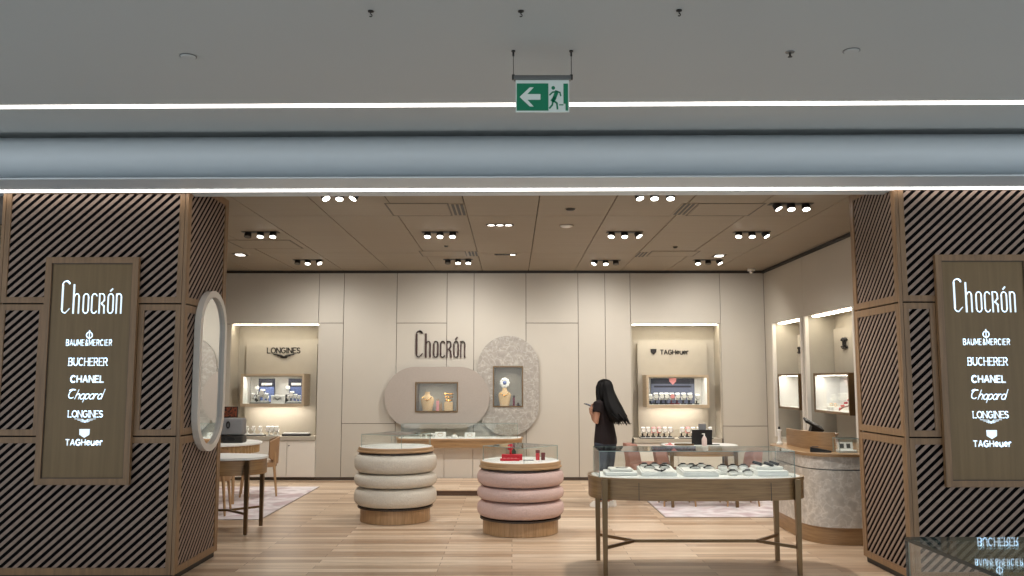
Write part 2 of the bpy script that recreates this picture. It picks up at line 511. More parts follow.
pan = [(WL, -3.163, 2.51, H_IN), (WL, -4.58, 0, 2.51),
       (-3.163, -2.753, 0, 2.526), (-3.163, -2.753, 2.526, H_IN),
       (-2.753, -1.885, 0, .9), (-2.753, -1.885, .9, H_IN),
       (-1.885, -1.065, 0, 2.526), (-1.885, -1.065, 2.526, H_IN),
       (-1.065, -.623, 0, H_IN), (-.623, .229, 0, H_IN),
       (.229, 1.082, 0, 2.526), (.229, 1.082, 2.526, H_IN),
       (1.082, 1.524, 0, H_IN), (1.524, 1.938, 0, .9), (1.524, 1.938, .9, H_IN), (1.938, 3.41, 2.51, H_IN),
       (3.41, WR, 0, .86), (3.41, WR, .86, H_IN)]
for a, b, c, d in pan:
    holed(mb, a + g, b - g, max(c + g, .05), d - g if d < H_IN else d - .035, WB, WB + .02, HO)
struct(mb.build('wall_back', M['cream']))
mb = MB()
holed(mb, WL - .1, WR + .1, 0, 3.6, WB + .021, WB + .1, HO + [(q[0] - .028, q[1] + .028, 0, q[3] + .028) for q in (NL, NR)])
struct(mb.build('wall_back', M['toe']))
mb = MB(); mb.box(WL, NL[0], WB + .008, WB + .03, 0, .049); mb.box(NL[1], NR[0], WB + .008, WB + .03, 0, .049); mb.box(NR[1], WR, WB + .008, WB + .03, 0, .049)
struct(mb.build('baseboard_back', M['toe']))

struct(MB().box(WL - .1, WR + .6, WB + .46, WB + .5, 0, 3.6).build('wall_back', M['toe']))  # unseen backing plate, added to seal out stray light behind the niches
# right wall with its two tall niches
RN = [(12.42, 13.72, .72, 2.49), (10.5, 12.2, .72, 2.49)]
mb = MB()
def hyz(mb, y0, y1, z0, z1, x0, x1, holes):
    t = MB(); holed(t, y0, y1, z0, z1, x0, x1, holes)
    m = Matrix(((0, 1, 0, 0), (1, 0, 0, 0), (0, 0, 1, 0), (0, 0, 0, 1)))
    bmesh.ops.transform(t.bm, matrix=m, verts=t.bm.verts[:])
    me = bpy.data.meshes.new('t'); t.bm.to_mesh(me); mb.bm.from_mesh(me); t.bm.free(); bpy.data.meshes.remove(me)
for a, b in ((7.9, 10.2), (10.2, 12.3), (12.3, WB)):
    hyz(mb, a + g, b - g, .05, H_IN - .04, WR, WR + .02, RN)
struct(mb.build('wall_right', M['cream']))
mb = MB(); hyz(mb, 7.5, WB + .02, 0, 3.6, WR + .021, WR + .1, [(q[0] - .028, q[1] + .028, q[2] - .028, q[3] + .028) for q in RN])
struct(mb.build('wall_right', M['toe']))
struct(MB().box(WR + .46, WR + .5, 7.5, WB + .5, 0, 3.6).build('wall_right', M['toe']))
struct(MB().box(WL - .1, WL, 7.2, WB + .1, 0, 3.6).build('wall_left', M['cream']))

# niche linings
def niche(x0, x1, z0, z1, y0, dep, bx0, bx1, bz1):
    mb = MB(); t = .03
    mb.box(x0 - t, x0, y0, y0 + dep, z0, z1); mb.box(x1, x1 + t, y0, y0 + dep, z0, z1)
    mb.box(x0 - t, x1 + t, y0, y0 + dep, z1, z1 + t); mb.box(x0 - t, x1 + t, y0 + dep, y0 + dep + t, z0 - t, z1 + t)
    mb.box(bx0, bx1, y0 + dep - .07, y0 + dep - .002, z0, bz1)
    return mb
struct(niche(*NL, WB + .022, .4, -4.43, -3.25, 2.2).build('wall_back', M['cream2']))
struct(niche(*NR, WB + .022, .4, 2.09, 3.25, 2.2).build('wall_back', M['cream2']))
ROT = Matrix(((0, 1, 0, 0), (1, 0, 0, 0), (0, 0, 1, 0), (0, 0, 0, 1)))   # swaps x and y
for (a, b, c, d) in RN:
    t = niche(a, b, c, d, WR + .022, .38, a + .12, b - .12, 2.3)
    bmesh.ops.transform(t.bm, matrix=ROT, verts=t.bm.verts[:])
    struct(t.build('wall_right', M['cream2']))
# thin pale jambs round the side niches
mb = MB()
for (a, b, c, d) in RN:
    mb.box(WR - .02, WR + .03, a - .05, a + .004, c + .006, d); mb.box(WR - .02, WR + .03, b - .004, b + .05, c + .006, d)
struct(mb.build('trim_1', M['lacquer']))

# shop ceiling: long boards with open joints
mb = MB()
xs = [WL] + [-4.26 + .755 * i for i in range(12)] + [WR]
xs = sorted(x for x in xs if WL <= x <= WR)
ys = [7.28, 9.36, 12.14, WB - .06]
for a, b in zip(xs[:-1], xs[1:]):
    for c, d in zip(ys[:-1], ys[1:]):
        mb.box(a + g, b - g, c + g, d - g, H_IN, H_IN + .03)
struct(mb.build('ceiling', M['ceil']))
struct(MB().box(-9, 9, 7.26, 15.2, H_IN + .031, H_IN + .08).build('ceiling', M['void']))
struct(MB().box(WL, WR, WB - .055, WB - .002, H_IN - .012, H_IN + .03).build('trim_2', M['black']))  # black colour stands in for the shade of the rear shadow gap
struct(MB().box(WR - .05, WR - .002, 7.9, WB - .06, H_IN - .034, H_IN - .004).build('trim_3', M['black']))

# mall ceiling, curved fascia and shop header
mall_slabs = [struct(MB().box(-9, 9, -2.0, 6.665, H_MALL, H_MALL + .1).build('ceiling', M['mall'])), struct(MB().box(-9, 9, 6.666, 7.4, H_MALL + .03, H_MALL + .1).build('ceiling', M['mall']))]  # rear slab is added, unseen, to keep sky light off the fascia
prof = [(6.93, H_MALL + .028)] + [(6.93 - .31 * math.cos(math.radians(a)), 3.367 + .195 * math.sin(math.radians(a))) for a in range(88, -89, -8)] + [(6.90, H_SOF + .012), (6.62, H_SOF + .012), (6.62, H_SOF), (7.28, H_SOF), (7.28, H_MALL + .028)]
mb = MB()
mb.prism(prof, -9, 9, 'yz')
MALL_TURN = -.0145      # the mall ceiling runs slightly askew to the shop
fa = struct(mb.build('trim_4', M['fascia'], smooth=True, angle=30)); fa.rotation_euler.z = MALL_TURN
for q in mall_slabs: q.rotation_euler.z = MALL_TURN
# neighbouring unit left of the column
struct(MB().box(-9, -4.9, 8.2, 8.3, 0, 3.6).build('wall_left', M['black']))
struct(MB().box(-9, -4.29, 7.30, 7.36, 2.92, 3.159).build('wall_left', M['toe']))
struct(MB().box(4.7, 9, 7.3, 7.4, 0, 3.159).build('wall_right', M['mall']))

def led(name, y0, y1, z0, z1, label):
    o = MB().box(-8.9, 8.9, y0, y1, z0, z1).build(name, M['strip'], origin=(0, y0, z0))
    tag(o, label, 'light'); o.rotation_euler.z = MALL_TURN
led('light_strip', 5.985, 6.055, H_MALL - .004, H_MALL - .001, 'upper white light line running across the grey mall ceiling')
led('light_strip', 7.0, 7.075, H_SOF - .006, H_SOF - .001, 'lower white light line along the shop header edge')

# ================================================================== CLAD COLUMNS
def clip(poly, u0, u1, v0, v1):
    def cut(p, ins, inter):
        out = []
        for i in range(len(p)):
            a, b = p[i], p[(i + 1) % len(p)]
            if ins(a):
                out.append(a)
                if not ins(b): out.append(inter(a, b))
            elif ins(b): out.append(inter(a, b))
        return out
    def ix(c): return lambda a, b: (c, a[1] + (b[1] - a[1]) * (c - a[0]) / (b[0] - a[0]))
    def iy(c): return lambda a, b: (a[0] + (b[0] - a[0]) * (c - a[1]) / (b[1] - a[1]), c)
    for ins, it in ((lambda p: p[0] >= u0, ix(u0)), (lambda p: p[0] <= u1, ix(u1)), (lambda p: p[1] >= v0, iy(v0)), (lambda p: p[1] <= v1, iy(v1))):
        poly = cut(poly, ins, it)
        if len(poly) < 3: return None
    return poly

def lattice(parent, mat4, rect, op, pitch=.0785, fill=.49):
    """framed panel with diagonal slats; u right, d out of the face, v up"""
    u0, u1, v0, v1 = rect; a, b, c, d = op
    f = MB(mat4)
    f.box(u0, a, 0, .032, v0, v1); f.box(b, u1, 0, .032, v0, v1)
    f.box(a, b, 0, .032, v0, c); f.box(a, b, 0, .032, d, v1)
    fr = f.build('lattice_panel', M['col'], parent)
    MB(mat4).box(a, b, .0, .0205, c, d).build('backing', M['void'], fr)
    s = MB(mat4)
    k = math.tan(math.radians(42))
    n0 = int((a - (d - c) / k) / pitch) - 3 - int(c / k / pitch)
    u = a - (d - c) / k - pitch * 2
    u = math.floor(u / pitch) * pitch
    while u < b + pitch:
        q = clip([(u, c), (u + pitch * fill, c), (u + pitch * fill + (d - c) / k, d), (u + (d - c) / k, d)], a + .0005, b - .0005, c + .0005, d - .0005)
        if q: s.prism(q, .0207, .0245)
        u += pitch
    s.build('slats', M['slat'], fr)

Z1, Z2 = 1.145, 2.226
def column(name, label, x0, x1, y0, y1, side, sx0, sx1):
    t = thing(name, label, 'column', ((x0 + x1) / 2, (y0 + y1) / 2, 0))
    MB().box(x0 + .03, x1 - .03, y0 + .033, y1 - .033, .0, 3.3).build('core', M['void'], t)
    MB().box(x0 + .02, x1 - .02, y0 + .025, y1 - .025, .001, .05).build('kick_plinth', M['black'], t)
    F = Matrix(((1, 0, 0, 0), (0, -1, 0, y0 + .032), (0, 0, 1, 0), (0, 0, 0, 1)))
    st = .042; top = H_SOF - .009; e = .012
    # front: full width panels above and below the sign, narrow panels at both sides of it
    lattice(t, F, (x0 + .03, x1 - .03, Z2 + e / 2, top), (x0 + .03 + st, x1 - .03 - st, Z2 + .055, top - .003))
    lattice(t, F, (x0 + .03, sx0 - .004, Z1 + e / 2, Z2 - e / 2), (x0 + .03 + st, sx0 - .05, Z1 + .055, Z2 - .055))
    lattice(t, F, (sx1 + .004, x1 - .03, Z1 + e / 2, Z2 - e / 2), (sx1 + .05, x1 - .03 - st, Z1 + .055, Z2 - .055))
    lattice(t, F, (x0 + .03, x1 - .03, .05, Z1 - e / 2), (x0 + .03 + st, x1 - .03 - st, .105, Z1 - .055))
    # side towards the shop opening
    if side > 0: S = Matrix(((0, 1, 0, x1 - .032), (1, 0, 0, 0), (0, 0, 1, 0), (0, 0, 0, 1))); ua, ub = y0 + .03, y1 - .03
    else: S = Matrix(((0, -1, 0, x0 + .032), (-1, 0, 0, 0), (0, 0, 1, 0), (0, 0, 0, 1))); ua, ub = -(y1 - .03), -(y0 + .03)
    for va, vb in ((.05, Z1 - e / 2), (Z1 + e / 2, Z2 - e / 2), (Z2 + e / 2, 3.3)):
        lattice(t, S, (ua, ub, va, vb), (ua + .05, ub - .05, va + .055, vb - .06))
    for px in (x0, x1 - .026):
        for py in (y0, y1 - .026):
            MB().box(px, px + .026, py, py + .026, .05, 3.3 if py > y0 + .1 else H_SOF - .009).build('corner_post', M['col'], t)
    return t
LX, RX = -2.70, 3.13
column('clad_column', 'wide slatted oak column on the left, beside the oval mirror', -4.25, LX, 7.15, 8.17, 1, -3.845, -3.08)
column('clad_column', 'wide slatted oak column on the right, beside the curved counter', RX, 4.68, 7.0, 7.95, -1, 3.42, 4.185)

# ------------------------------------------------------------------ lit brand boards
def sign(label, cx, yf):
    """board centred on cx whose back lies on the column face yf"""
    t = thing('brand_board', label, 'sign', (cx, yf, .76))
    hw, z0, z1 = .3825, .762, 2.608
    f = MB(); w = .05
    f.box(cx - hw, cx - hw + w, yf - .04, yf - .002, z0, z1); f.box(cx + hw - w, cx + hw, yf - .04, yf - .002, z0, z1)
    f.box(cx - hw + w, cx + hw - w, yf - .04, yf - .002, z0, z0 + w); f.box(cx - hw + w, cx + hw - w, yf - .04, yf - .002, z1 - w, z1)
    f.build('frame', M['col'], t)
    f = MB(); a = hw - w; w2 = .022
    f.box(cx - a, cx - a + .006, yf - .03, yf - .006, z0 + w, z1 - w); f.box(cx + a - .006, cx + a, yf - .03, yf - .006, z0 + w, z1 - w)
    f.box(cx - a, cx + a, yf - .03, yf - .006, z0 + w, z0 + w + .006); f.box(cx - a, cx + a, yf - .03, yf - .006, z1 - w - .006, z1 - w)
    f.build('shadow_gap', M['toe'], t)
    MB().box(cx - a + .006, cx + a - .006, yf - .024, yf - .003, z0 + w + .006, z1 - w - .006).build('board', M['bglass'], t)
    d0, d1 = yf - .0265, yf - .0245
    m = MB(Matrix.Translation((cx - .243, 0, 2.145)))
    for L in deco_letters(.495, .268, .012):
        for pts, w in L: m.ribbon(pts, w, d0, d1)
    tag(m.build('shop_name', M['letter'], t), 'large white lit shop name in tall thin letters')
    def row(lab, fn):
        m = MB(); fn(m); tag(m.build('brand_lettering', M['letter'], t), lab)
    def baume(m):
        lettering(m, 'BAUME&MERCIER', cx - .188, cx + .188, 1.878, .052, .0056, d0, d1, gap=.34)
        m.ribbon([(cx + x, 1.965 + z) for x, z in arc(0, 0, .024, .024, 0, 360, 20)], .007, d0, d1)
        m.ribbon([(cx, 1.948), (cx, 1.982)], .008, d0, d1)
        m.prism([(cx - .008, 1.998), (cx, 2.008), (cx + .008, 1.998), (cx, 1.988)], d0, d1); m.prism([(cx - .008, 1.938), (cx, 1.946), (cx + .008, 1.938), (cx, 1.932)], d0, d1)
    row('first row of white lit brand lettering, with a round emblem above', baume)
    row('second row of white lit brand lettering, with serifs', lambda m: lettering(m, 'BUCHERER', cx - .16, cx + .16, 1.715, .066, .0068, d0, d1, serif=True, gap=.26))
    row('third row of white lit brand lettering, bold and wide', lambda m: lettering(m, 'CHANEL', cx - .138, cx + .138, 1.577, .062, .0115, d0, d1, gap=.3))
    row('fourth row of white lit brand lettering, in script', lambda m: lettering(m, ['c_', 'h', 'o', 'p', 'a', 'r_', 'd'], cx - .165, cx + .125, 1.443, .082, .0065, d0, d1, shear=.35, gap=.06))
    def longi(m):
        lettering(m, 'LONGINES', cx - .143, cx + .143, 1.298, .057, .0068, d0, d1, serif=True, gap=.2)
        for k in range(3):
            m.ribbon([(cx - .085 + k * .025, 1.287 - k * .01), (cx - .02, 1.283 - k * .01), (cx, 1.268 - k * .004), (cx + .02, 1.283 - k * .01), (cx + .085 - k * .025, 1.287 - k * .01)], .0045, d0, d1)
    row('fifth row of white lit brand lettering, with wings below', longi)
    def tagh(m):
        lettering(m, ['T', 'A', 'G', 'H', 'e', 'u', 'e', 'r'], cx - .152, cx + .152, 1.072, .053, .0085, d0, d1, gap=.3)
        m.prism([(cx - .042, 1.205), (cx + .042, 1.205), (cx + .04, 1.16), (cx, 1.135), (cx - .04, 1.16)], d0, d1)
    row('sixth row of white lit brand lettering, with a shield above', tagh)
sign('bronze lit brand board on the left slatted column', -3.46, 7.15)
sign('bronze lit brand board on the right slatted column', 3.80, 7.0)

# ------------------------------------------------------------------ oval wall mirror on the left column
def stadium(cu, cv, hu, hv, n=14):
    r = min(hu, hv)
    if hv >= hu:
        return arc(cu, cv + hv - r, r, r, 0, 180, n) + arc(cu, cv - hv + r, r, r, 180, 360, n)
    return arc(cu + hu - r, cv, r, r, -90, 90, n) + arc(cu - hu + r, cv, r, r, 90, 270, n)
t = thing('oval_mirror', 'tall white rimmed oval mirror hung on the left column side', 'mirror', (LX, 7.73, .98))
so, si = stadium(7.73, 1.685, .345, .705), stadium(7.73, 1.685, .288, .648)
MB().prism_hole(so, si, LX + .002, LX + .055, 'yz').build('rim', M['frost'], t)
MB().prism(si, LX + .004, LX + .03, 'yz').build('mirror_glass', M['mirror'], t)

# ================================================================== MALL CEILING FITTINGS
t = thing('exit_sign', 'green emergency exit sign hanging from the mall ceiling', 'sign', (.18, 5.0, 3.17))
ex, ey = .18, 5.0
MB().box(ex - .17, ex + .17, ey - .022, ey + .022, 3.366, 3.392, .004).build('lamp_bar', M['steel'], t)
MB().box(ex - .158, ex + .158, ey - .006, ey + .006, 3.172, 3.366).build('panel', M['exitw'], t)
MB().box(ex - .152, ex + .035, ey - .009, ey - .0062, 3.18, 3.345).build('arrow_field', M['green'], t)
m = MB(); yy0, yy1 = ey - .012, ey - .0092
ax, az = ex - .06, 3.262
m.prism([(ax - .075, az), (ax - .015, az + .058), (ax + .008, az + .058), (ax - .03, az + .017), (ax + .048, az + .017), (ax + .048, az - .017), (ax - .03, az - .017), (ax + .008, az - .058), (ax - .015, az - .058)], yy0, yy1)
m.build('arrow', M['exitw'], t)
m = MB(); y0, y1 = ey - .009, ey - .0062
m.box(ex + .124, ex + .151, y0, y1, 3.222, 3.344); m.box(ex + .136, ex + .151, y0, y1, 3.18, 3.2215)
m.ribbon([(ex + .1, 3.215), (ex + .122, 3.215)], .006, y0, y1)
m.prism([(ex + .064 + x, 3.318 + z) for x, z in arc(0, 0, .011, .011, 0, 330, 11)], y0, y1)
m.ribbon([(ex + .085, 3.295), (ex + .07, 3.255), (ex + .06, 3.24)], .022, y0, y1)
m.ribbon([(ex + .085, 3.295), (ex + .06, 3.292), (ex + .043, 3.275)], .008, y0, y1)
m.ribbon([(ex + .085, 3.295), (ex + .103, 3.29), (ex + .108, 3.27)], .008, y0, y1)
m.ribbon([(ex + .062, 3.243), (ex + .085, 3.225), (ex + .088, 3.19)], .01, y0, y1)
m.ribbon([(ex + .062, 3.243), (ex + .058, 3.215), (ex + .042, 3.195)], .01, y0, y1)
m.build('running_figure', M['green'], t)
for s in (-1, 1):
    r = MB(); x = ex + s * .172
    r.cyl((x, ey, 3.378), (x, ey, H_MALL - .001), .0022, n=6)
    r.cyl((x, ey, H_MALL - .035), (x, ey, H_MALL - .012), .006, n=8); r.cyl((x, ey, H_MALL - .008), (x, ey, H_MALL - .001), .012, n=10)
    r.box(x - .008, x + .008, ey - .008, ey + .008, 3.37, 3.4)
    r.build('suspension_rod', M['darksteel'], t)

def hook(x, y, lab):
    t = thing('ceiling_hook', lab, 'hook', (x, y, H_MALL), group='hooks in the mall ceiling')
    MB().lathe([(.004, -.001), (.016, -.001), (.016, -.006), (.006, -.01)], (x, y, H_MALL), 12).build('plate', M['darksteel'], t)
    MB().tube([(x, y, H_MALL - .008), (x, y, H_MALL - .018)] + [(x + .007 * math.sin(a), y, H_MALL - .026 + .007 * math.cos(a)) for a in [i * .45 for i in range(10)]], .003, 6).build('hook_eye', M['darksteel'], t)
hook(-.75, 4.44, 'small dark hook in the mall ceiling, left of the exit sign')
hook(.047, 4.44, 'small dark hook in the mall ceiling, above the exit sign')
hook(.885, 4.43, 'small dark hook in the mall ceiling, right of the exit sign')
for x, y, lab in ((-1.96, 5.09, 'round flush disc in the mall ceiling, left of the exit sign'), (2.02, 5.0, 'round flush disc in the mall ceiling, right beside the small sprinkler')):
    t = thing('ceiling_disc', lab, 'detector', (x, y, H_MALL))
    MB().lathe([(.002, -.001), (.042, -.001), (.045, -.005), (.04, -.01), (.002, -.011)], (x, y, H_MALL), 24).build('cover', M['mall'], t, smooth=True, angle=40)
    MB().lathe([(.046, -.001), (.05, -.001), (.05, -.004), (.046, -.004)], (x, y, H_MALL), 24, ring=True).build('rim', M['steel'], t)
t = thing('ceiling_sprinkler', 'small sprinkler in the mall ceiling, right half', 'sprinkler', (1.66, 5.02, H_MALL))
MB().lathe([(.004, -.001), (.028, -.001), (.026, -.006), (.004, -.007)], (1.66, 5.02, H_MALL), 16).build('rosette', M['steel'], t)
MB().cyl((1.66, 5.02, H_MALL - .006), (1.66, 5.02, H_MALL - .03), .006, n=8).lathe([(.002, -.03), (.014, -.03), (.014, -.033), (.002, -.034)], (1.66, 5.02, H_MALL), 12).build('head', M['darksteel'], t)

# ================================================================== SHOP CEILING FITTINGS
def aim_light(name, loc, target, power, size, parent, blend=1.0, r=.09, col=(1, .962, .905)):
    l = bpy.data.lights.new(name, 'SPOT'); l.energy = power; l.spot_size = math.radians(size); l.spot_blend = blend
    l.shadow_soft_size = r; l.color = col
    o = bpy.data.objects.new(name, l); COL.objects.link(o)
    o.location = Vector(loc) - base_of(parent); o.parent = parent
    d = Vector(target) - Vector(loc)
    o.rotation_euler = d.to_track_quat('-Z', 'Y').to_euler()

SPOT_P = 112
def triple(x, y, lab, lit=(1, 1, 1), tilt=(0, 0, 0), target=None, power=1.0, size=140):
    t = thing('triple_spotlight', lab, 'spotlight', (x, y, H_IN), group='ceiling spotlights')
    L = .44
    f = MB(); f.box(x - L / 2, x + L / 2, y - .055, y + .055, H_IN - .006, H_IN - .0015)
    f.build('recess_plate', M['black'], t)
    for k in range(3):
        hx = x + (k - 1) * .152
        tx, ty = tilt[k] * .5, -.35
        ax = Vector((tx, ty, -1)).normalized()
        p0 = Vector((hx, y, H_IN - .004)); p1 = p0 + ax * .06
        h = MB().tube([p0, p1], [.04, .044], 18).build('spot_head', M['darksteel'], t)
        MB().tube([p1 + ax * .0005, p1 + ax * .003], [.036, .036], 18).build('lens', M['lens'] if lit[k] else M['lensd'], h)
    if target:
        aim_light('spot_lamp', (x, y, H_IN - .12), target, SPOT_P * power, size, t)
triple(-1.65, 8.2, 'triple spotlight in the nearest ceiling row, left of the middle', tilt=(1, 0, -1), target=(-1.4, 10.3, .8))
triple(1.36, 8.18, 'triple spotlight in the nearest ceiling row, right of the middle', tilt=(.5, 0, 0), target=(1.5, 7.8, .8), power=2.3)
triple(2.83, 8.7, 'triple spotlight near the right column, above the curved counter', tilt=(1, 0, 0), target=(2.9, 9.0, .8), power=1.15)
triple(-3.04, 10.4, 'triple spotlight at the left, with its left head dark', lit=(0, 1, 1), target=(-3.0, 10.6, 0))
triple(-.87, 10.4, 'triple spotlight in the middle row, above the cream round plinth', target=(-.9, 13.2, 0))
triple(1.36, 10.4, 'triple spotlight in the middle row, between vent and pale sensor, right of centre', tilt=(-.4, 0, 1), target=(1.3, 12.6, 0))
triple(2.90, 10.4, 'triple spotlight in the middle row, towards the right wall', tilt=(-.4, 0, 1), target=(2.9, 11.4, 0))
triple(-3.04, 12.85, 'triple spotlight in the farthest row, at the far left', lit=(0, 1, 1), tilt=(0, 0, 1), target=(-3.0, 14.2, .6))
triple(-.80, 12.8, 'triple spotlight in the farthest row, above the wall lettering', lit=(0, 1, 1), target=(-.9, 14.2, .9))
triple(1.40, 12.9, 'triple spotlight in the farthest row, above the standing woman', lit=(1, 1, 0), tilt=(-1, 0, 0), target=(1.3, 14.2, .9))
triple(2.92, 12.85, 'triple spotlight in the farthest row, nearest the back right corner', lit=(1, 0, 1), tilt=(0, 0, 1), target=(3.2, 14.2, .9))

def slot_lamp(x, y, lab, lit):
    t = thing('recessed_downlight', lab, 'spotlight', (x, y, H_IN), group='recessed downlights')
    f = MB(); f.box(x - .16, x + .16, y - .06, y + .06, H_IN - .003, H_IN - .001)
    f.build('trim_plate', M['black'], t)
    for k in range(3):
        hx = x + (k - 1) * .1
        h = MB().lathe([(.041, -.0035), (.044, -.0035), (.044, -.009), (.041, -.009)], (hx, y, H_IN), 18, ring=True).build('ring', M['darksteel'], t)
        MB().lathe([(.002, -.004), (.04, -.004), (.04, -.006), (.002, -.007)], (hx, y, H_IN), 18).build('lens', M['lens'] if lit[k] else M['lensd'], h)
    return t
t = slot_lamp(-.14, 9.9, 'black recessed three lamp downlight, fully lit, at the ceiling middle', (1, 1, 1))
aim_light('spot_lamp', (-.14, 9.9, H_IN - .03), (-.05, 9.7, 0), SPOT_P, 85, t)
t = slot_lamp(-.09, 12.28, 'black recessed downlight with only its right lamp lit', (0, 0, 1))
aim_light('spot_lamp', (-.09, 12.28, H_IN - .03), (-.1, 14.2, .8), SPOT_P * .6, 90, t)
def square_lamp(x, y, lab):
    t = thing('square_downlight', lab, 'spotlight', (x, y, H_IN), group='square downlights')
    MB().box(x - .085, x + .085, y - .12, y + .12, H_IN - .004, H_IN - .001).build('trim_plate', M['black'], t)
    MB().box(x - .05, x + .05, y - .07, y + .07, H_IN - .008, H_IN - .0045).build('lens', M['lens'], t)
square_lamp(-3.88, 12.3, 'square recessed downlight at the far left, beside the column edge')
square_lamp(2.98, 12.4, 'square recessed downlight at the back right')

def vent(x, y, lab, n=3, L=.62):
    t = thing('linear_vent', lab, 'vent', (x, y, H_IN), group='slot vents')
    MB().box(x - .075, x + .075, y - L / 2, y + L / 2, H_IN - .004, H_IN - .001).build('frame', M['ceil'], t)
    m = MB()
    for k in range(n): m.box(x - .060 + k * .046, x - .032 + k * .046, y - L / 2 + .02, y + L / 2 - .02, H_IN - .006, H_IN - .0042)
    m.build('slots', M['black'], t)
vent(-.56, 9.0, 'triple slot vent in the near ceiling, left of the middle')
vent(1.8, 8.97, 'triple slot vent in the near ceiling, right of the middle')
vent(-.55, 12.2, 'triple slot vent in the far ceiling, left of the middle', L=.5)
vent(1.84, 12.28, 'triple slot vent in the far ceiling, right of the middle', L=.5)
def hatch(x0, x1, y0, y1, lab):
    t = thing('access_hatch', lab, 'hatch', ((x0 + x1) / 2, (y0 + y1) / 2, H_IN), group='ceiling hatches')
    MB().box(x0 + .008, x1 - .008, y0 + .008, y1 - .008, H_IN - .004, H_IN - .001).build('door', M['ceil'], t)
    m = MB(); w = .016; z0, z1 = H_IN - .003, H_IN - .001
    m.box(x0 - w, x0, y0, y1, z0, z1); m.box(x1, x1 + w, y0, y1, z0, z1); m.box(x0 - w, x1 + w, y0 - w, y0, z0, z1); m.box(x0 - w, x1 + w, y1, y1 + w, z0, z1)
    m.build('gap', M['toe'], t)
hatch(-1.28, -.66, 8.68, 9.32, 'square ceiling hatch beside the near left slot vent')
hatch(1.9, 2.56, 8.68, 9.32, 'square ceiling hatch beside the near right slot vent')
hatch(-3.65, -2.85, 11.0, 11.7, 'square ceiling hatch at the left, behind the half dark spotlight')
hatch(-1.28, -.66, 11.95, 12.45, 'square ceiling hatch beside the far left slot vent')
hatch(1.95, 2.6, 11.95, 12.45, 'square ceiling hatch beside the far right slot vent')
def sensor(x, y, r, lab, pale=False):
    t = thing('ceiling_sensor', lab, 'detector', (x, y, H_IN))
    MB().lathe([(.002, -.001), (r, -.001), (r * .95, -.012), (r * .6, -.022), (.002, -.024)], (x, y, H_IN), 20).build('body', M['white'] if pale else M['darksteel'], t, smooth=True)
    MB().lathe([(r * 1.02, -.001), (r * 1.15, -.001), (r * 1.15, -.005), (r * 1.02, -.005)], (x, y, H_IN), 20, ring=True).build('base_ring', M['ceil'], t)
sensor(.63, 9.95, .075, 'pale round smoke detector at the ceiling middle', True)
sensor(.61, 8.95, .05, 'small dark sensor in front of the pale smoke detector')
sensor(-.875, 11.45, .03, 'tiny dark sensor behind the middle left spotlight')
sensor(2.19, 11.55, .03, 'tiny dark sensor near the far right slot vent')
t = thing('security_camera', 'small pale dome camera in the back right ceiling corner', 'camera', (3.85, 13.9, H_IN))
MB().lathe([(.002, -.001), (.06, -.001), (.06, -.03), (.05, -.035), (.002, -.036)], (3.85, 13.9, H_IN), 20).build('housing', M['white'], t)
MB().ball((3.85, 13.9, H_IN - .04), .042).build('dome', M['chrome'], t, smooth=True)

# ================================================================== BACK WALL FITTINGS
def bar_light(name, x0, x1, y0, y1, z0, z1, lab, mat='cove'):
    o = MB().box(x0, x1, y0, y1, z0, z1).build(name, M[mat], origin=((x0 + x1) / 2, (y0 + y1) / 2, z0))
    return tag(o, lab, 'light')
bar_light('niche_light', NL[0] + .02, NL[1] - .02, WB + .05, WB + .13, 2.496, 2.508, 'warm light bar under the top of the left back niche')
bar_light('niche_light', NR[0] + .02, NR[1] - .02, WB + .05, WB + .13, 2.496, 2.508, 'warm light bar under the top of the right back niche')

def emb_row(name, lab, s, x0, x1, z0, h, w, y, serif=False, extra=None):
    t = thing(name, lab, 'lettering', ((x0 + x1) / 2, y, z0))
    m = MB(); lettering(m, s, x0, x1, z0, h, w, y - .008, y - .001, serif=serif, gap=.24)
    m.build('letters', M['blackl'], t)
    m = MB(); extra(m); m.build('emblem', M['blackl'], t)
YB = WB + .022 + .33
def wings(m):
    for k in range(3):
        m.ribbon([(-3.97 + k * .06, 2.025 - k * .022), (-3.85, 2.012 - k * .02), (-3.803, 1.985 - k * .008), (-3.756, 2.012 - k * .02), (-3.636 - k * .06, 2.025 - k * .022)], .014, YB - .02, YB - .001)
emb_row('wall_lettering', 'black winged brand lettering at the top of the left back niche', 'LONGINES', -4.09, -3.53, 2.04, .1, .014, YB, True, wings)
def shield(m):
    m.prism([(2.31, 2.115), (2.41, 2.115), (2.405, 2.06), (2.36, 2.02), (2.315, 2.06)], YB - .02, YB - .001)
emb_row('wall_lettering', 'black brand lettering with a shield at the top of the right back niche', ['T', 'A', 'G', 'H', 'e', 'u', 'e', 'r'], 2.47, 2.95, 2.02, .085, .014, YB, False, shield)

# large brown shop name on the wall
t = thing('shop_lettering', 'dark brown tall shop name on the cream back wall', 'lettering', (-1.165, WB, 1.97))
for L in deco_letters(.80, .43, .024):
    m = MB(Matrix.Translation((-1.563, 0, 1.968)))
    for pts, w in L: m.ribbon(pts, w, WB - .03, WB - .001)
    m.build('letter', M['brown'], t)

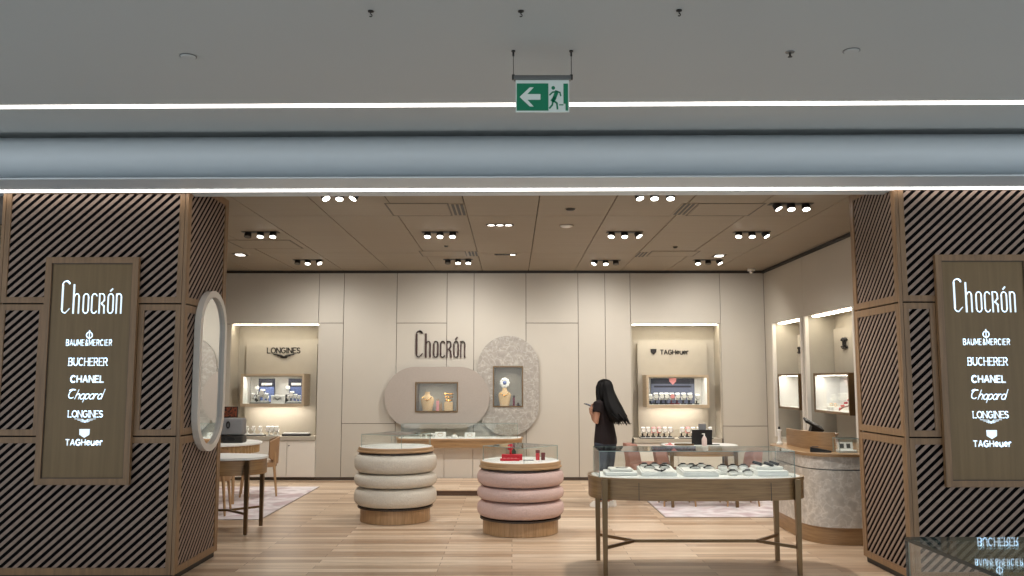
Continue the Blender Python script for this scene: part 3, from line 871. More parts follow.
# the two overlapping oval show panels
def pill(name, lab, cx, cz, hx, hz, win, y0, y1, mat, lipmat):
    t = thing(name, lab, 'panel', (cx, WB, cz - hz))
    x0, x1, z0, z1 = win
    MB().prism_hole(stadium(cx, cz, hx, hz, 22), [(x0, z0), (x1, z0), (x1, z1), (x0, z1)], y0, y1).build('panel', mat, t)
    f = MB(); w = .018; a, b = y0 - .012, WB + .33
    f.box(x0 - .001, x0 + w, a, b, z0, z1); f.box(x1 - w, x1 + .001, a, b, z0, z1); f.box(x0 + w, x1 - w, a, b, z0, z0 + w); f.box(x0 + w, x1 - w, a, b, z1 - w, z1)
    f.box(x0 + w, x1 - w, a + .025, a + .035, z1 - w - .014, z1 - w)
    f.build('window_box', lipmat, t)
    MB().box(x0, x1, WB + .33, WB + .35, z0, z1).build('back', M['cream2'], t)
    MB().box(x0 + .04, x1 - .04, WB + .0, WB + .05, z1 - w - .004, z1 - w - .001).build('light_bar', M['vit'], t)
    MB().pane(x0 + w, x1 - w, y0 + .002, y0 + .008, z0 + w, z1 - w).build('glass_pane', GL, t)
pill('oval_display', 'horizontal taupe oval wall panel with a small lit window', -1.205, 1.32, .845, .492, WH, WB - .12, WB - .061, M['taupe'], M['bronze'])
pill('oval_display', 'upright grey marbled oval wall panel with a small lit window', -.06, 1.508, .497, .807, WV, WB - .06, WB - .001, M['marble'], M['bronze'])

# vitrines in the back niches
def vitrine(lab, x0, x1, z0, z1, yf, yb, back=None):
    t = thing('wall_vitrine', lab, 'vitrine', ((x0 + x1) / 2, yb, z0))
    f = MB(); w = .035
    f.box(x0, x0 + w, yf, yb, z0, z1); f.box(x1 - w, x1, yf, yb, z0, z1); f.box(x0 + w, x1 - w, yf, yb, z0, z0 + w); f.box(x0 + w, x1 - w, yf, yb, z1 - w, z1)
    f.box(x0 + w, x1 - w, yf + .0105, yf + .02, z1 - w - .012, z1 - w)
    f.box(x0, x1, yf, yf + .01, z0 - .014, z0)
    f.build('frame', M['vframe'], t)
    f = MB(); q = .004
    f.box(x0 + w, x0 + w + q, yf + .012, yb - .012, z0 + w, z1 - w); f.box(x1 - w - q, x1 - w, yf + .012, yb - .012, z0 + w, z1 - w); f.box(x0 + w, x1 - w, yf + .012, yb - .012, z0 + w, z0 + w + q)
    f.box(x0 + w, x1 - w, yb - .012, yb - .002, z0 + w, z1 - w)
    f.build('lining', M['white'], t)
    MB().box(x0 + .08, x1 - .08, yf + .03, yf + .11, z1 - w - .004, z1 - w - .001).build('light_bar', M['vit'], t)
    MB().pane(x0 + w, x1 - w, yf + .003, yf + .009, z0 + w, z1 - w).build('glass_pane', GL, t)
    MB().box(x0 + .08, x1 - .08, (yf + yb) / 2, (yf + yb) / 2 + .08, z0 - .005, z0 - .001).build('under_light', M['under'], t)
    return t
vitrine('oak framed wall vitrine with blue cards in the left back niche', -4.375, -3.355, 1.185, 1.70, WB - .08, YB - .001)
vitrine('oak framed wall vitrine with a slate backdrop in the right back niche', 2.17, 3.18, 1.168, 1.683, WB - .08, YB - .001)

# worktops and cabinets below the niches
def worktop(lab, x0, x1, z0, z1, y0, y1):
    tag(MB().box(x0, x1, y0, y1, z0, z1, .004).build('worktop', M['cream2'], origin=((x0 + x1) / 2, (y0 + y1) / 2, z0)), lab, 'shelf')
worktop('stone grey worktop shelf in the left back niche', NL[0] + .006, NL[1] - .006, .632, .70, WB - .04, WB + .33 + .02)
worktop('stone grey worktop shelf in the right back niche', NR[0] + .006, NR[1] - .006, .592, .66, WB - .04, WB + .33 + .02)
def cabinet(name, lab, x0, x1, y0, y1, z1, doors, knobs, toe=.05):
    t = thing(name, lab, 'cabinet', ((x0 + x1) / 2, (y0 + y1) / 2, 0))
    MB().box(x0, x1, y0 + .022, y1, toe, z1).build('body', M['lacquer'], t)
    MB().box(x0 + .01, x1 - .01, y0 + .05, y1, .001, toe).build('kickboard', M['toe'], t)
    for i, (a, b) in enumerate(zip(doors[:-1], doors[1:])):
        d = MB().box(a + .005, b - .005, y0, y0 + .019, toe + .004, z1 - .006, .002).build('door', M['lacquer'], t)
        if i in knobs:
            kx = a + .035
            MB().cyl((kx, y0 - .001, z1 - .08), (kx, y0 - .014, z1 - .08), .01, n=12).build('lock', M['darksteel'], d)
cabinet('base_cabinet', 'cream two door base cabinet below the left back niche', NL[0], NL[1] - .004, WB - .02, WB + .35, .631, (NL[0], -3.62, NL[1] - .004), {1})
cabinet('base_cabinet', 'cream base cabinet below the right back niche', NR[0] + .004, NR[1] - .004, WB - .02, WB + .35, .591, (NR[0] + .004, 2.67, NR[1] - .004), {1})

# ================================================================== DISPLAY GOODS (small models first)
def watch_stand(x, y, z, lab, group, s=1.0, collar='pad', base=None, dial='white'):
    """a wristwatch on a C shaped collar"""
    t = thing('watch_display', lab, 'watch', (x, y, z), group=group)
    b = MB(); b.box(x - .02 * s, x + .02 * s, y - .03 * s, y + .03 * s, z, z + .012 * s, .003)
    b.tube([(x, y + .012 * s, z + .01 * s), (x, y + .012 * s, z + .045 * s)], .008 * s, 8)
    b.build('stand', M[base or collar], t)
    c = MB()
    ring = [(x, y - .018 * s + .03 * s * math.cos(a), z + .075 * s + .034 * s * math.sin(a)) for a in [PI * .15 + i * PI * 1.9 / 14 for i in range(15)]]
    rings = []
    for (px, py, pz) in ring:
        rings.append([(px - .018 * s, py, pz), (px + .018 * s, py, pz), (px + .018 * s, py * 1 + .004 * s, pz), (px - .018 * s, py + .004 * s, pz)])
    c.loft(rings); c.build('collar', M[collar], t)
    d = MB().cyl((x, y - .048 * s, z + .075 * s), (x, y - .06 * s, z + .075 * s), .024 * s, n=16).build('case', M['chrome'], t)
    MB().cyl((x, y - .0602 * s, z + .075 * s), (x, y - .0615 * s, z + .075 * s), .0205 * s, n=16).build('dial', M[dial], d)
    return t

ORD = ['leftmost', 'second from the left', 'third from the left', 'fourth from the left', 'fifth from the left', 'sixth from the left', 'seventh from the left', 'eighth from the left', 'ninth from the left', 'tenth from the left']
def tray(name, lab, x0, x1, y0, y1, z, h=.022, mat='black', inlay='pad'):
    t = thing(name, lab, 'tray', ((x0 + x1) / 2, (y0 + y1) / 2, z))
    MB().box(x0, x1, y0, y1, z, z + h * .6, .003).build('tray_base', M[mat], t)
    MB().box(x0 + .015, x1 - .015, y0 + .015, y1 - .015, z + h * .6, z + h, .002).build('inlay', M[inlay], t)

# left vitrine
vz = 1.185 + .0395
def card(lab, x0, x1, y, z0, z1, mats):
    t = thing('display_card', lab, 'card', ((x0 + x1) / 2, y, z0))
    h = z1 - z0
    MB().box(x0, x1, y, y + .014, z0, z1).build('card_board', M[mats[0]], t)
    MB().box(x0 + .012, x1 - .012, y - .003, y - .0005, z0 + .02, z0 + h * .66).build('pattern_panel', M[mats[1]], t)
    MB().box(x0 + .05, x1 - .05, y - .003, y - .0005, z0 + h * .72, z0 + h * .82).build('pale_band', M['white'], t)
    MB().box((x0 + x1) / 2 - .03, (x0 + x1) / 2 + .03, y + .0145, y + .05, z0, z0 + .1).build('support', M[mats[0]], t)
card('blue patterned card at the left in the left vitrine', -4.17, -3.90, YB - .15, vz, vz + .4, ('navy', 'blue'))
card('blue patterned card at the right in the left vitrine', -3.68, -3.42, YB - .15, vz, vz + .4, ('navy', 'blue'))
tray('watch_tray', 'black watch tray at the left in the left vitrine', -4.24, -3.93, WB - .04, WB + .1, vz)
tray('watch_tray', 'black watch tray at the right in the left vitrine', -3.67, -3.40, WB - .04, WB + .1, vz)
def lvt(lst, z, where, group, **kw):
    for i, (x, y, s, dz) in enumerate(lst):
        kk = dict(kw)
        watch_stand(x, y, z + dz, 'white watch display %s %s' % (ORD[i], where), group, s, **kk)
lvt([(-4.19, WB + .03, 1.3, 0), (-4.11, WB + .03, 1.0, 0), (-4.04, WB + .04, 1.9, 0), (-3.97, WB + .02, 1.3, 0)], vz + .022, 'on the left tray of the left vitrine', 'watches in the left vitrine', collar='pad')
lvt([(-3.62, WB + .03, 1.0, 0), (-3.56, WB + .02, 1.6, 0), (-3.50, WB + .03, 1.2, 0), (-3.445, WB + .02, 1.0, 0)], vz + .022, 'on the right tray of the left vitrine', 'watches in the left vitrine', collar='pad')
for x, lab in ((-4.17, 'tall black watch stand in front of the left blue card'), (-3.665, 'tall black watch stand in front of the right blue card')):
    t = thing('watch_pillar', lab, 'watch', (x, WB + .16, vz))
    MB().box(x - .04, x + .04, WB + .125, WB + .195, vz, vz + .14, .004).build('block', M['black'], t)
    MB().cyl((x, WB + .16, vz + .14), (x, WB + .16, vz + .22), .014, n=10).build('post', M['pad'], t)
    d = MB().cyl((x, WB + .150, vz + .25), (x, WB + .128, vz + .25), .04, n=20).build('case', M['chrome'], t)
    MB().cyl((x, WB + .1278, vz + .25), (x, WB + .125, vz + .25), .034, n=20).build('dial', M['white'], d)
t = thing('emblem_block', 'white block with a grey winged mark in the left vitrine', 'block', (-3.79, WB + .0, vz))
MB().box(-3.895, -3.685, WB - .03, WB + .05, vz, vz + .125, .004).build('block', M['pad'], t)
m = MB()
for s in (-1, 1):
    for k in range(3): m.ribbon([(-3.79, vz + .05 + k * .006), (-3.79 + s * .04, vz + .07 + k * .012), (-3.79 + s * .065, vz + .06 + k * .014)], .006, WB - .034, WB - .0305)
m.build('winged_mark', M['steel'], t)

# right vitrine
vz2 = 1.168 + .0395
t = thing('backdrop_card', 'slate backdrop with a pink shield in the right vitrine', 'card', (2.66, YB - .05, vz2))
MB().box(2.30, 3.02, YB - .06, YB - .02, vz2, vz2 + .42).build('backdrop', M['slate'], t)
MB().box(2.30, 3.02, YB - .064, YB - .0605, vz2 + .33, vz2 + .42).build('dark_band', M['navy'], t)
MB().box(2.35, 2.97, YB - .064, YB - .0605, vz2 + .27, vz2 + .30).build('dark_line', M['navy'], t)
MB().prism([(2.60, vz2 + .425), (2.72, vz2 + .425), (2.715, vz2 + .37), (2.66, vz2 + .315), (2.605, vz2 + .37)], YB - .075, YB - .0645).build('shield', M['rose'], t)
xs9 = [2.245, 2.33, 2.43, 2.51, 2.60, 2.69, 2.79, 2.88, 3.0]
for i, x in enumerate(xs9):
    watch_stand(x, WB + .04 + (.05 if 1 < i < 7 else 0), vz2, 'watch display %s in the row of the right vitrine' % ORD[i], 'watches in the right vitrine', 1.7 if i not in (0, 8) else 1.5, collar='pad', base='burg' if i in (4, 5) else 'black', dial='rose' if i == 4 else 'white')

# trays on the worktop of the right niche
tray('watch_tray', 'long black watch tray at the left on the right niche worktop', 2.07, 2.62, WB + .0, WB + .14, .66)
tray('watch_tray', 'long black watch tray at the right on the right niche worktop', 2.70, 3.25, WB + .0, WB + .14, .66)
for i, x in enumerate((2.12, 2.2, 2.29, 2.38, 2.47, 2.56)):
    watch_stand(x, WB + .07, .682, 'watch display %s on the left tray under the right vitrine' % ORD[i], 'watches on the right niche worktop', 1.5, collar='rose' if i in (2, 3) else 'pad', base='black')
for i, x in enumerate((2.75, 2.84, 2.93, 3.02, 3.11, 3.2)):
    watch_stand(x, WB + .07, .682, 'watch display %s on the right tray under the right vitrine' % ORD[i], 'watches on the right niche worktop', 1.5, collar='rose' if i in (1,) else 'pad', base='black')
# trays on the worktop of the left niche
tray('watch_tray', 'black tray of white cushions at the left on the left niche worktop', -4.46, -4.0, WB + .02, WB + .16, .70, .03)
tray('watch_tray', 'long black tray with a white pad at the right on the left niche worktop', -3.72, -3.28, WB + .02, WB + .16, .70, .05)
for i, x in enumerate((-4.41, -4.3, -4.19, -4.08)):
    watch_stand(x, WB + .09, .73, 'white watch display %s on the left tray under the left vitrine' % ORD[i], 'watches on the left niche worktop', 1.2, collar='pad')
for i, x in enumerate((-3.94, -3.87, -3.8)):
    watch_stand(x, WB + .06, .70, 'white watch display %s between the two trays under the left vitrine' % ORD[i], 'watches on the left niche worktop', 1.5, collar='pad')

# goods in the two show windows
def bust(x, y, z, s, lab, mat, ring):
    t = thing('necklace_bust', lab, 'bust', (x, y, z))
    R = []
    for zz, w, d in ((0, .075, .03), (.06, .085, .034), (.13, .1, .04), (.18, .105, .042), (.215, .08, .04), (.235, .045, .034), (.27, .036, .03), (.29, .038, .03)):
        R.append([(x + w * s * math.cos(k * 2 * PI / 18), y + d * s * math.sin(k * 2 * PI / 18), z + zz * s) for k in range(18)])
    MB().loft(R).build('torso', M[mat], t, smooth=True, angle=50)
    c = MB().tube([(x + .062 * s * math.cos(a), y - .02 * s - .03 * s * abs(math.sin(a)), z + .215 * s + .05 * s * math.sin(a)) for a in [PI + i * PI / 12 for i in range(13)]], .006 * s, 6)
    c.ball((x, y - .052 * s, z + .158 * s), .013 * s, 8, 6)
    c.build('necklace', M[ring], t)
hz = WH[2] + .0185
bust(-1.375, WB + .05, hz, 1.05, 'sand coloured necklace bust at the left in the horizontal oval window', 'sand', 'gold')
t = thing('bracelet_stand', 'tan tiered stand with gold bracelets in the horizontal oval window', 'stand', (-1.03, WB + .08, hz))
MB().box(-1.10, -.96, WB + .03, WB + .13, hz, hz + .14, .004).build('block', M['sand'], t)
MB().cyl((-1.03, WB + .08, hz + .14), (-1.03, WB + .08, hz + .24), .018, n=12).build('post', M['tan'], t)
for k, zz in enumerate((.17, .22, .27)):
    MB().tube([(-1.03 + (.045 + .01 * k) * math.cos(i * PI / 12), WB + .08 + .03 * math.sin(i * PI / 12), hz + zz) for i in range(25)], .014, 6).build('bracelet', M['gold'], t)
for i, (x, h, mt, lab) in enumerate(((-1.205, .16, 'rose', 'slim blush block in the horizontal oval window'), (-1.155, .11, 'tan', 'short tan block in the horizontal oval window'))):
    t = thing('display_block', lab, 'block', (x, WB + .02, hz))
    MB().box(x - .022, x + .022, WB - .005, WB + .045, hz, hz + h, .003).build('block', M[mt], t)
    MB().tube([(x + .016 * math.cos(k * PI / 8), WB + .02, hz + h + .016 + .016 * math.sin(k * PI / 8)) for k in range(17)], .003, 5).build('ring', M['gold'], t)
wz = WV[2] + .0185
bust(-.12, WB + .06, wz, 1.0, 'sand coloured bust under the blue and white flower in the upright oval window', 'sand', 'gold')
t = thing('flower_ornament', 'round blue and white flower ornament in the upright oval window', 'flower', (-.12, WB + .14, wz))
MB().cyl((-.12, WB + .15, wz), (-.12, WB + .15, wz + .36), .008, n=8).build('stem', M['white'], t)
m = MB()
for k in range(9):
    a = k * 2 * PI / 9
    m.ball((-.12 + .055 * math.cos(a), WB + .14, wz + .37 + .055 * math.sin(a)), (.032, .014, .032), 8, 6)
m.build('petals', M['white'], t, smooth=True)
MB().ball((-.12, WB + .125, wz + .37), (.032, .016, .032), 10, 7).build('heart', M['blue'], t, smooth=True)
t = thing('perfume_box', 'dark brown slim box in the upright oval window', 'box', (.03, WB + .04, wz))
MB().box(.012, .048, WB + .02, WB + .06, wz, wz + .13, .002).build('carton', M['burg'], t)
MB().box(.01, .05, WB + .018, WB + .062, wz + .13, wz + .165, .002).build('lid', M['brown'], t)
t = thing('ring_stand', 'small round brown ring stand in the upright oval window', 'stand', (.10, WB + .03, wz))
MB().lathe([(.002, 0), (.03, 0), (.03, .012), (.012, .02), (.01, .05), (.002, .052)], (.10, WB + .03, wz), 16).build('cone', M['brown'], t)
MB().tube([(.10 + .016 * math.cos(k * PI / 8), WB + .03 + .016 * math.sin(k * PI / 8), wz + .03) for k in range(17)], .005, 6).build('ring', M['gold'], t)

# ------------------------------------------------------------------ wall console with drawer
t = thing('wall_console', 'rounded oak wall console with a white top below the oval panels', 'console', (-.82, 13.9, .6))
def dshape(x0, x1, y0, y1, r, n=10):
    return arc(x0 + r, y0 + r, r, r, 180, 270, n) + arc(x1 - r, y0 + r, r, r, 270, 360, n) + [(x1, y1), (x0, y1)]
MB().prism(dshape(-1.80, .16, 13.55, WB - .125, .24), .565, .675, 'xy').build('carcass', M['tabo'], t, smooth=True, angle=30)
MB().prism(dshape(-1.81, .17, 13.54, WB - .125, .25), .6755, .70, 'xy').build('top_rim', M['oak'], t, smooth=True, angle=30)
MB().prism(dshape(-1.78, .14, 13.57, WB - .125, .22), .7005, .703, 'xy').build('top_inlay', M['pad'], t)
cabinet('base_cabinet', 'cream base cabinet below the oak wall console', -1.6, -.1, 13.78, WB - .002, .5645, (-1.6, -1.06, -.61, -.1), set(), .07)
t = thing('low_platform', 'low oak step on the floor before the wall console', 'platform', (-.75, 13.0, 0))
MB().box(-1.6, .1, 12.32, 13.77, .066, .085, .003).build('step_top', M['floor'], t)
MB().box(-1.59, .09, 12.335, 13.76, .001, .0655).build('riser', M['burgo'], t)

def hood(name, lab, x0, x1, y0, y1, z0, z1, rz=0, c=None, top=True, mats=None):
    """glass cover of four panes and a lid"""
    th = .006
    c = c or ((x0 + x1) / 2, (y0 + y1) / 2)
    t = thing(name, lab, 'glass case', (c[0], c[1], z0), rz)
    a, b, e, f, h = x0 - c[0], x1 - c[0], y0 - c[1], y1 - c[1], z1 - z0
    mats = mats or GL
    for q in ((a, b, e, e + th, 0, h - th), (a, b, f - th, f, 0, h - th), (a, a + th, e + th, f - th, 0, h - th), (b - th, b, e + th, f - th, 0, h - th)):
        MB().pane(*q).build('pane', mats, t, local=True)
    if top: MB().pane(a, b, e, f, h - th, h).build('lid', mats, t, local=True)
    return t
hood('glass_hood', 'clear glass case on the oak wall console', -1.72, .09, 13.66, 13.98, .7035, .925)
cz = .7035
def pad_box(x, y, w, d, h, lab, mat='pad', item='gold'):
    t = thing('jewellery_pad', lab, 'display pad', (x, y, cz))
    MB().box(x - w / 2, x + w / 2, y - d / 2, y + d / 2, cz, cz + h, .004).build('cushion', M[mat], t)
    MB().tube([(x + w * .25 * math.cos(k * PI / 8), y - d / 2 - .001, cz + h * .55 + h * .28 * math.sin(k * PI / 8)) for k in range(17)], .0025, 5).build('jewel', M[item], t)
pad_box(-1.43, 13.8, .035, .06, .06, 'narrow white jewellery pad, leftmost in the console case')
pad_box(-1.12, 13.8, .17, .09, .085, 'large white jewellery pad in the middle of the console case')
pad_box(-.66, 13.8, .16, .09, .075, 'wide white jewellery pad right of the middle in the console case')
t = thing('bridge_stand', 'white bridge shaped stand beside the narrow pad in the console case', 'stand', (-1.29, 13.8, cz))
m = MB(); m.box(-1.37, -1.21, 13.76, 13.84, cz + .05, cz + .066, .003); m.box(-1.36, -1.335, 13.77, 13.83, cz, cz + .05); m.box(-1.245, -1.22, 13.77, 13.83, cz, cz + .05)
m.build('bridge', M['pad'], t)
MB().tube([(-1.29 + .02 * math.cos(k * PI / 8), 13.8 + .02 * math.sin(k * PI / 8), cz + .0695) for k in range(17)], .003, 5).build('ring', M['gold'], t)
t = thing('ring_dome', 'round white ring dome in the console case', 'stand', (-.9, 13.78, cz))
MB().lathe([(.05, 0), (.05, .012), (.044, .03), (.025, .046), (.004, .05)], (-.9, 13.78, cz), 18).build('dome', M['pad'], t, smooth=True)
MB().tube([(-.9 + .012 * math.cos(k * PI / 8), 13.78, cz + .06 + .012 * math.sin(k * PI / 8)) for k in range(17)], .003, 5).build('ring', M['gold'], t)
t = thing('arched_stand', 'grey arched bracelet stand at the right in the console case', 'stand', (-.13, 13.8, cz))
R = []
for i in range(11):
    a = PI * i / 10
    R.append([(-.13 - .11 * math.cos(a), yy, cz + rr * math.sin(a) + q) for (yy, rr, q) in ((13.76, .07, 0), (13.84, .07, 0), (13.84, .055, 0), (13.76, .055, 0))])
MB().loft(R).build('arch', M['taupe'], t)
MB().tube([(-.13 - .117 * math.cos(PI * i / 10), 13.79, cz + .004 + .073 * math.sin(PI * i / 10)) for i in range(2, 9)], .004, 6).build('bracelet', M['steel'], t)

# ================================================================== ROUND PADDED PLINTHS
def plinth(lab, cx, cy, rb, rr, rd, fab, rolls, z_top, rim='oak'):
    t = thing('round_plinth', lab, 'display plinth', (cx, cy, 0))
    zb = rolls[0][0]
    MB().lathe([(rb - .02, .001), (rb, .004), (rb, zb - .03), (rb - .02, zb - .028)], (cx, cy, 0), 72).build('base', M['oakv'], t, smooth=True, angle=30)
    MB().lathe([(rb - .03, zb - .03), (rb + .03, zb - .022), (rb + .03, zb - .008), (rb - .03, zb - .004)], (cx, cy, 0), 64).build('shadow_ring', M['toe'], t, smooth=True, angle=30)
    for z0, z1 in rolls:
        h = (z1 - z0) / 2; zc = (z0 + z1) / 2; q = .085
        prof = [(rr - .12, zc - h)] + [(rr - q + q * math.cos(a), zc + h * (.999) * math.copysign(abs(math.sin(a)) ** .75, math.sin(a))) for a in [(-90 + 10 * k) * PI / 180 for k in range(19)]] + [(rr - .12, zc + h)]
        MB().lathe(prof, (cx, cy, 0), 72).build('padded_roll', M[fab], t, smooth=True)
    zt = rolls[-1][1]
    MB().lathe([(rd - .05, zt), (rd - .02, zt + .002), (rd - .02, zt + .016), (rd - .05, zt + .018)], (cx, cy, 0), 64).build('neck_ring', M['toe'], t, smooth=True, angle=30)
    MB().lathe([(rd - .1, zt + .018), (rd, zt + .02), (rd, zt + .034), (rd - .012, zt + .04), (rd - .012, z_top - .004), (rd - .02, z_top), (rd - .1, z_top)], (cx, cy, 0), 72).build('oak_rim', M[rim], t, smooth=True, angle=25)
    MB().lathe([(.002, z_top - .01), (rd - .03, z_top - .01), (rd - .03, z_top + .003), (.002, z_top + .003)], (cx, cy, 0), 64).build('white_top', M['pad'], t, smooth=True, angle=30)
    return z_top + .003
P1, P2 = (-1.345, 10.24), (.09, 9.46)
zt1 = plinth('round plinth of three cream padded rolls on an oak base', *P1, .40, .474, .444, 'boucle', ((.178, .385), (.393, .545), (.553, .765)), .835)
zt2 = plinth('round plinth of three blush pink padded rolls on an oak base', *P2, .40, .462, .442, 'pinkb', ((.172, .343), (.350, .487), (.494, .66)), .745)
hood('glass_hood', 'square glass case on the cream round plinth', P1[0] - .285, P1[0] + .285, P1[1] - .285, P1[1] + .285, zt1, zt1 + .145, math.radians(45 + 16))
hood('glass_hood', 'square glass case on the pink round plinth', P2[0] - .285, P2[0] + .285, P2[1] - .285, P2[1] + .285, zt2, zt2 + .155, math.radians(45 + 5))
# red jewellery on the pink plinth
t = thing('red_display', 'stepped bright red jewellery display in the pink plinth case', 'display', (P2[0] - .09, P2[1] - .03, zt2))
x, y = P2[0] - .10, P2[1] - .03
MB().box(x - .115, x + .09, y - .09, y - .01, zt2, zt2 + .022, .003).build('front_step', M['red'], t)
MB().box(x - .1, x + .12, y - .005, y + .08, zt2, zt2 + .06, .003).build('back_step', M['red'], t)
m = MB()
for k in range(5):
    a = k * 2 * PI / 5
    m.ball((x - .005 + .022 * math.cos(a), y + .03, zt2 + .135 + .022 * math.sin(a)), (.016, .01, .016), 8, 6)
m.cyl((x - .005, y + .035, zt2 + .06), (x - .005, y + .035, zt2 + .12), .012, n=8)
m.build('flower', M['red'], t, smooth=True)
m = MB()
for k in range(4): m.tube([(x - .07 + .04 * k + .012 * math.cos(i * PI / 6), y - .05 + .012 * math.sin(i * PI / 6), zt2 + .0255) for i in range(13)], .0035, 5)
m.build('rings', M['rose'], t)
for (x, h, lab) in ((P2[0] + .185, .105, 'tall red box in the pink plinth case'), (P2[0] + .243, .078, 'short dark red box in the pink plinth case')):
    t = thing('gift_box', lab, 'box', (x, P2[1] + .0, zt2))
    MB().box(x - .02, x + .02, P2[1] - .025, P2[1] + .025, zt2, zt2 + h * .7, .002).build('box_body', M['red'] if h > .1 else M['burg'], t)
    MB().box(x - .022, x + .022, P2[1] - .027, P2[1] + .027, zt2 + h * .7 + .001, zt2 + h, .002).build('box_lid', M['burg'], t)
t = thing('perfume_bottle', 'small dark green bottle behind the red display', 'bottle', (P2[0] - .07, P2[1] + .13, zt2))
MB().lathe([(.002, 0), (.022, 0), (.024, .01), (.024, .085), (.012, .1), (.01, .11), (.002, .111)], (P2[0] - .07, P2[1] + .13, zt2), 16).build('flask', M['leaf'], t, smooth=True, angle=40)
MB().cyl((P2[0] - .07, P2[1] + .13, zt2 + .112), (P2[0] - .07, P2[1] + .13, zt2 + .135), .011, n=12).build('cap', M['red'], t)
t = thing('leaflet', 'small grey leaflet lying in the pink plinth case', 'leaflet', (P2[0] + .08, P2[1] - .05, zt2))
MB().box(P2[0] + .03, P2[0] + .14, P2[1] - .09, P2[1] - .02, zt2, zt2 + .006).build('cover', M['grey'], t)
MB().box(P2[0] + .045, P2[0] + .125, P2[1] - .08, P2[1] - .06, zt2 + .0062, zt2 + .007).build('band', M['white'], t)

# ================================================================== FRONT SHOWCASE TABLE
TC = (1.58, 7.67)
def superell(cx, cy, a, b, n, k=72):
    out = []
    for i in range(k):
        t = 2 * PI * i / k
        c, s = math.cos(t), math.sin(t)
        out.append((cx + a * math.copysign(abs(c) ** (2 / n), c), cy + b * math.copysign(abs(s) ** (2 / n), s)))
    return out
t = thing('showcase_table', 'long rounded oak table on bronze legs under the big glass case', 'table', (TC[0], TC[1], 0))
MB().prism(superell(*TC, .915, .385, 3.0), .61, .76, 'xy').build('apron', M['tabo'], t, smooth=True, angle=25)
MB().prism_hole(superell(*TC, .92, .39, 3.0), superell(*TC, .89, .36, 3.0), .7605, .788, 'xy').build('rim', M['tabo'], t, smooth=True, angle=25)
MB().prism(superell(*TC, .889, .359, 3.0), .7605, .787, 'xy').build('white_top', M['pad'], t)
for dx in (-.335, .345):
    MB().box(TC[0] + dx * 1.6 - .002, TC[0] + dx * 1.6 + .002, TC[1] - .3855, TC[1] - .378, .612, .758).build('drawer_joint', M['toe'], t)
LEG = [(-.81, -.305), (.79, -.305), (-.81, .305), (.79, .305)]
for dx, dy in LEG:
    m = MB(); x, y = TC[0] + dx, TC[1] + dy; w, w2 = .024, .017
    m.loft([[(x - w2, y - w2, .001), (x + w2, y - w2, .001), (x + w2, y + w2, .001), (x - w2, y + w2, .001)], [(x - w, y - w, .778), (x + w, y - w, .778), (x + w, y + w, .778), (x - w, y + w, .778)]])
    m.build('leg', M['bronze'], t)
def barxy(m, p, q, w, z0, z1):
    d = Vector((q[0] - p[0], q[1] - p[1], 0)).normalized(); n = Vector((-d.y, d.x, 0)) * w / 2
    m.prism([(p[0] + n.x, p[1] + n.y), (q[0] + n.x, q[1] + n.y), (q[0] - n.x, q[1] - n.y), (p[0] - n.x, p[1] - n.y)], z0, z1, 'xy')
m = MB(); zz = (.212, .236)
barxy(m, (TC[0] - .53, TC[1]), (TC[0] + .52, TC[1]), .024, *zz)
for sx in (-1, 1):
    for sy in (-1, 1): barxy(m, (TC[0] + sx * .53, TC[1]), (TC[0] + sx * .80, TC[1] + sy * .305), .022, *zz)
m.build('stretcher', M['bronze'], t)
hood('glass_case', 'long clear glass case on the front oak table', TC[0] - .85, TC[0] + .79, TC[1] - .27, TC[1] + .27, .7885, 1.008)

tz = .7878
def flat_tray(lab, x0, x1, y0, y1, h, slope=.0):
    t = thing('display_tray', lab, 'tray', ((x0 + x1) / 2, (y0 + y1) / 2, tz))
    m = MB()
    A = [(x0, y0, tz), (x1, y0, tz), (x1, y1, tz), (x0, y1, tz)]
    B = [(x0, y0, tz + h), (x1, y0, tz + h), (x1, y1, tz + h + slope), (x0, y1, tz + h + slope)]
    m.loft([A, B]); m.build('riser', M['pad'], t)
    g2 = .014
    m = MB(); B2 = [(x0 + g2, y0 + g2, tz + h + .001), (x1 - g2, y0 + g2, tz + h + .001), (x1 - g2, y1 - g2, tz + h + slope), (x0 + g2, y1 - g2, tz + h + slope)]
    m.loft([B2, [(p[0], p[1], p[2] + .007) for p in B2]]); m.build('cushion', M['white'], t)
    def top(px, py): return tz + h + .009 + slope * max(0, min(1, (py - y0) / (y1 - y0)))
    return top

def make_watch():
    t = thing('wristwatch', 'black strap wristwatch', 'watch', (0, 0, 0))
    R = []
    for i in range(15):
        a = PI * (i / 14)
        cy, cz_ = .040 * math.cos(a), .002 + .026 * math.sin(a)
        iy, iz = .035 * math.cos(a), .002 + .022 * math.sin(a)
        R.append([(-.012, cy, cz_), (.012, cy, cz_), (.012, iy, iz), (-.012, iy, iz)])
    MB().loft(R).build('strap', M['black'], t, local=True)
    MB().loft([[(-.02, .034 * math.cos(k * PI / 10), .0005 + .0205 * math.sin(k * PI / 10)) for k in range(11)], [(.02, .034 * math.cos(k * PI / 10), .0005 + .0205 * math.sin(k * PI / 10)) for k in range(11)]]).build('pillow', M['white'], t, local=True)
    c = MB().cyl((0, 0, .0285), (0, 0, .037), .0195, n=16)
    c.cyl((.0195, 0, .033), (.023, 0, .033), .003, n=6)
    c = c.build('case', M['darksteel'], t, local=True)
    MB().cyl((0, 0, .0371), (0, 0, .0377), .016, n=16).build('dial', M['navy'], c, local=True)
    return t
W0 = make_watch(); wfirst = [True]
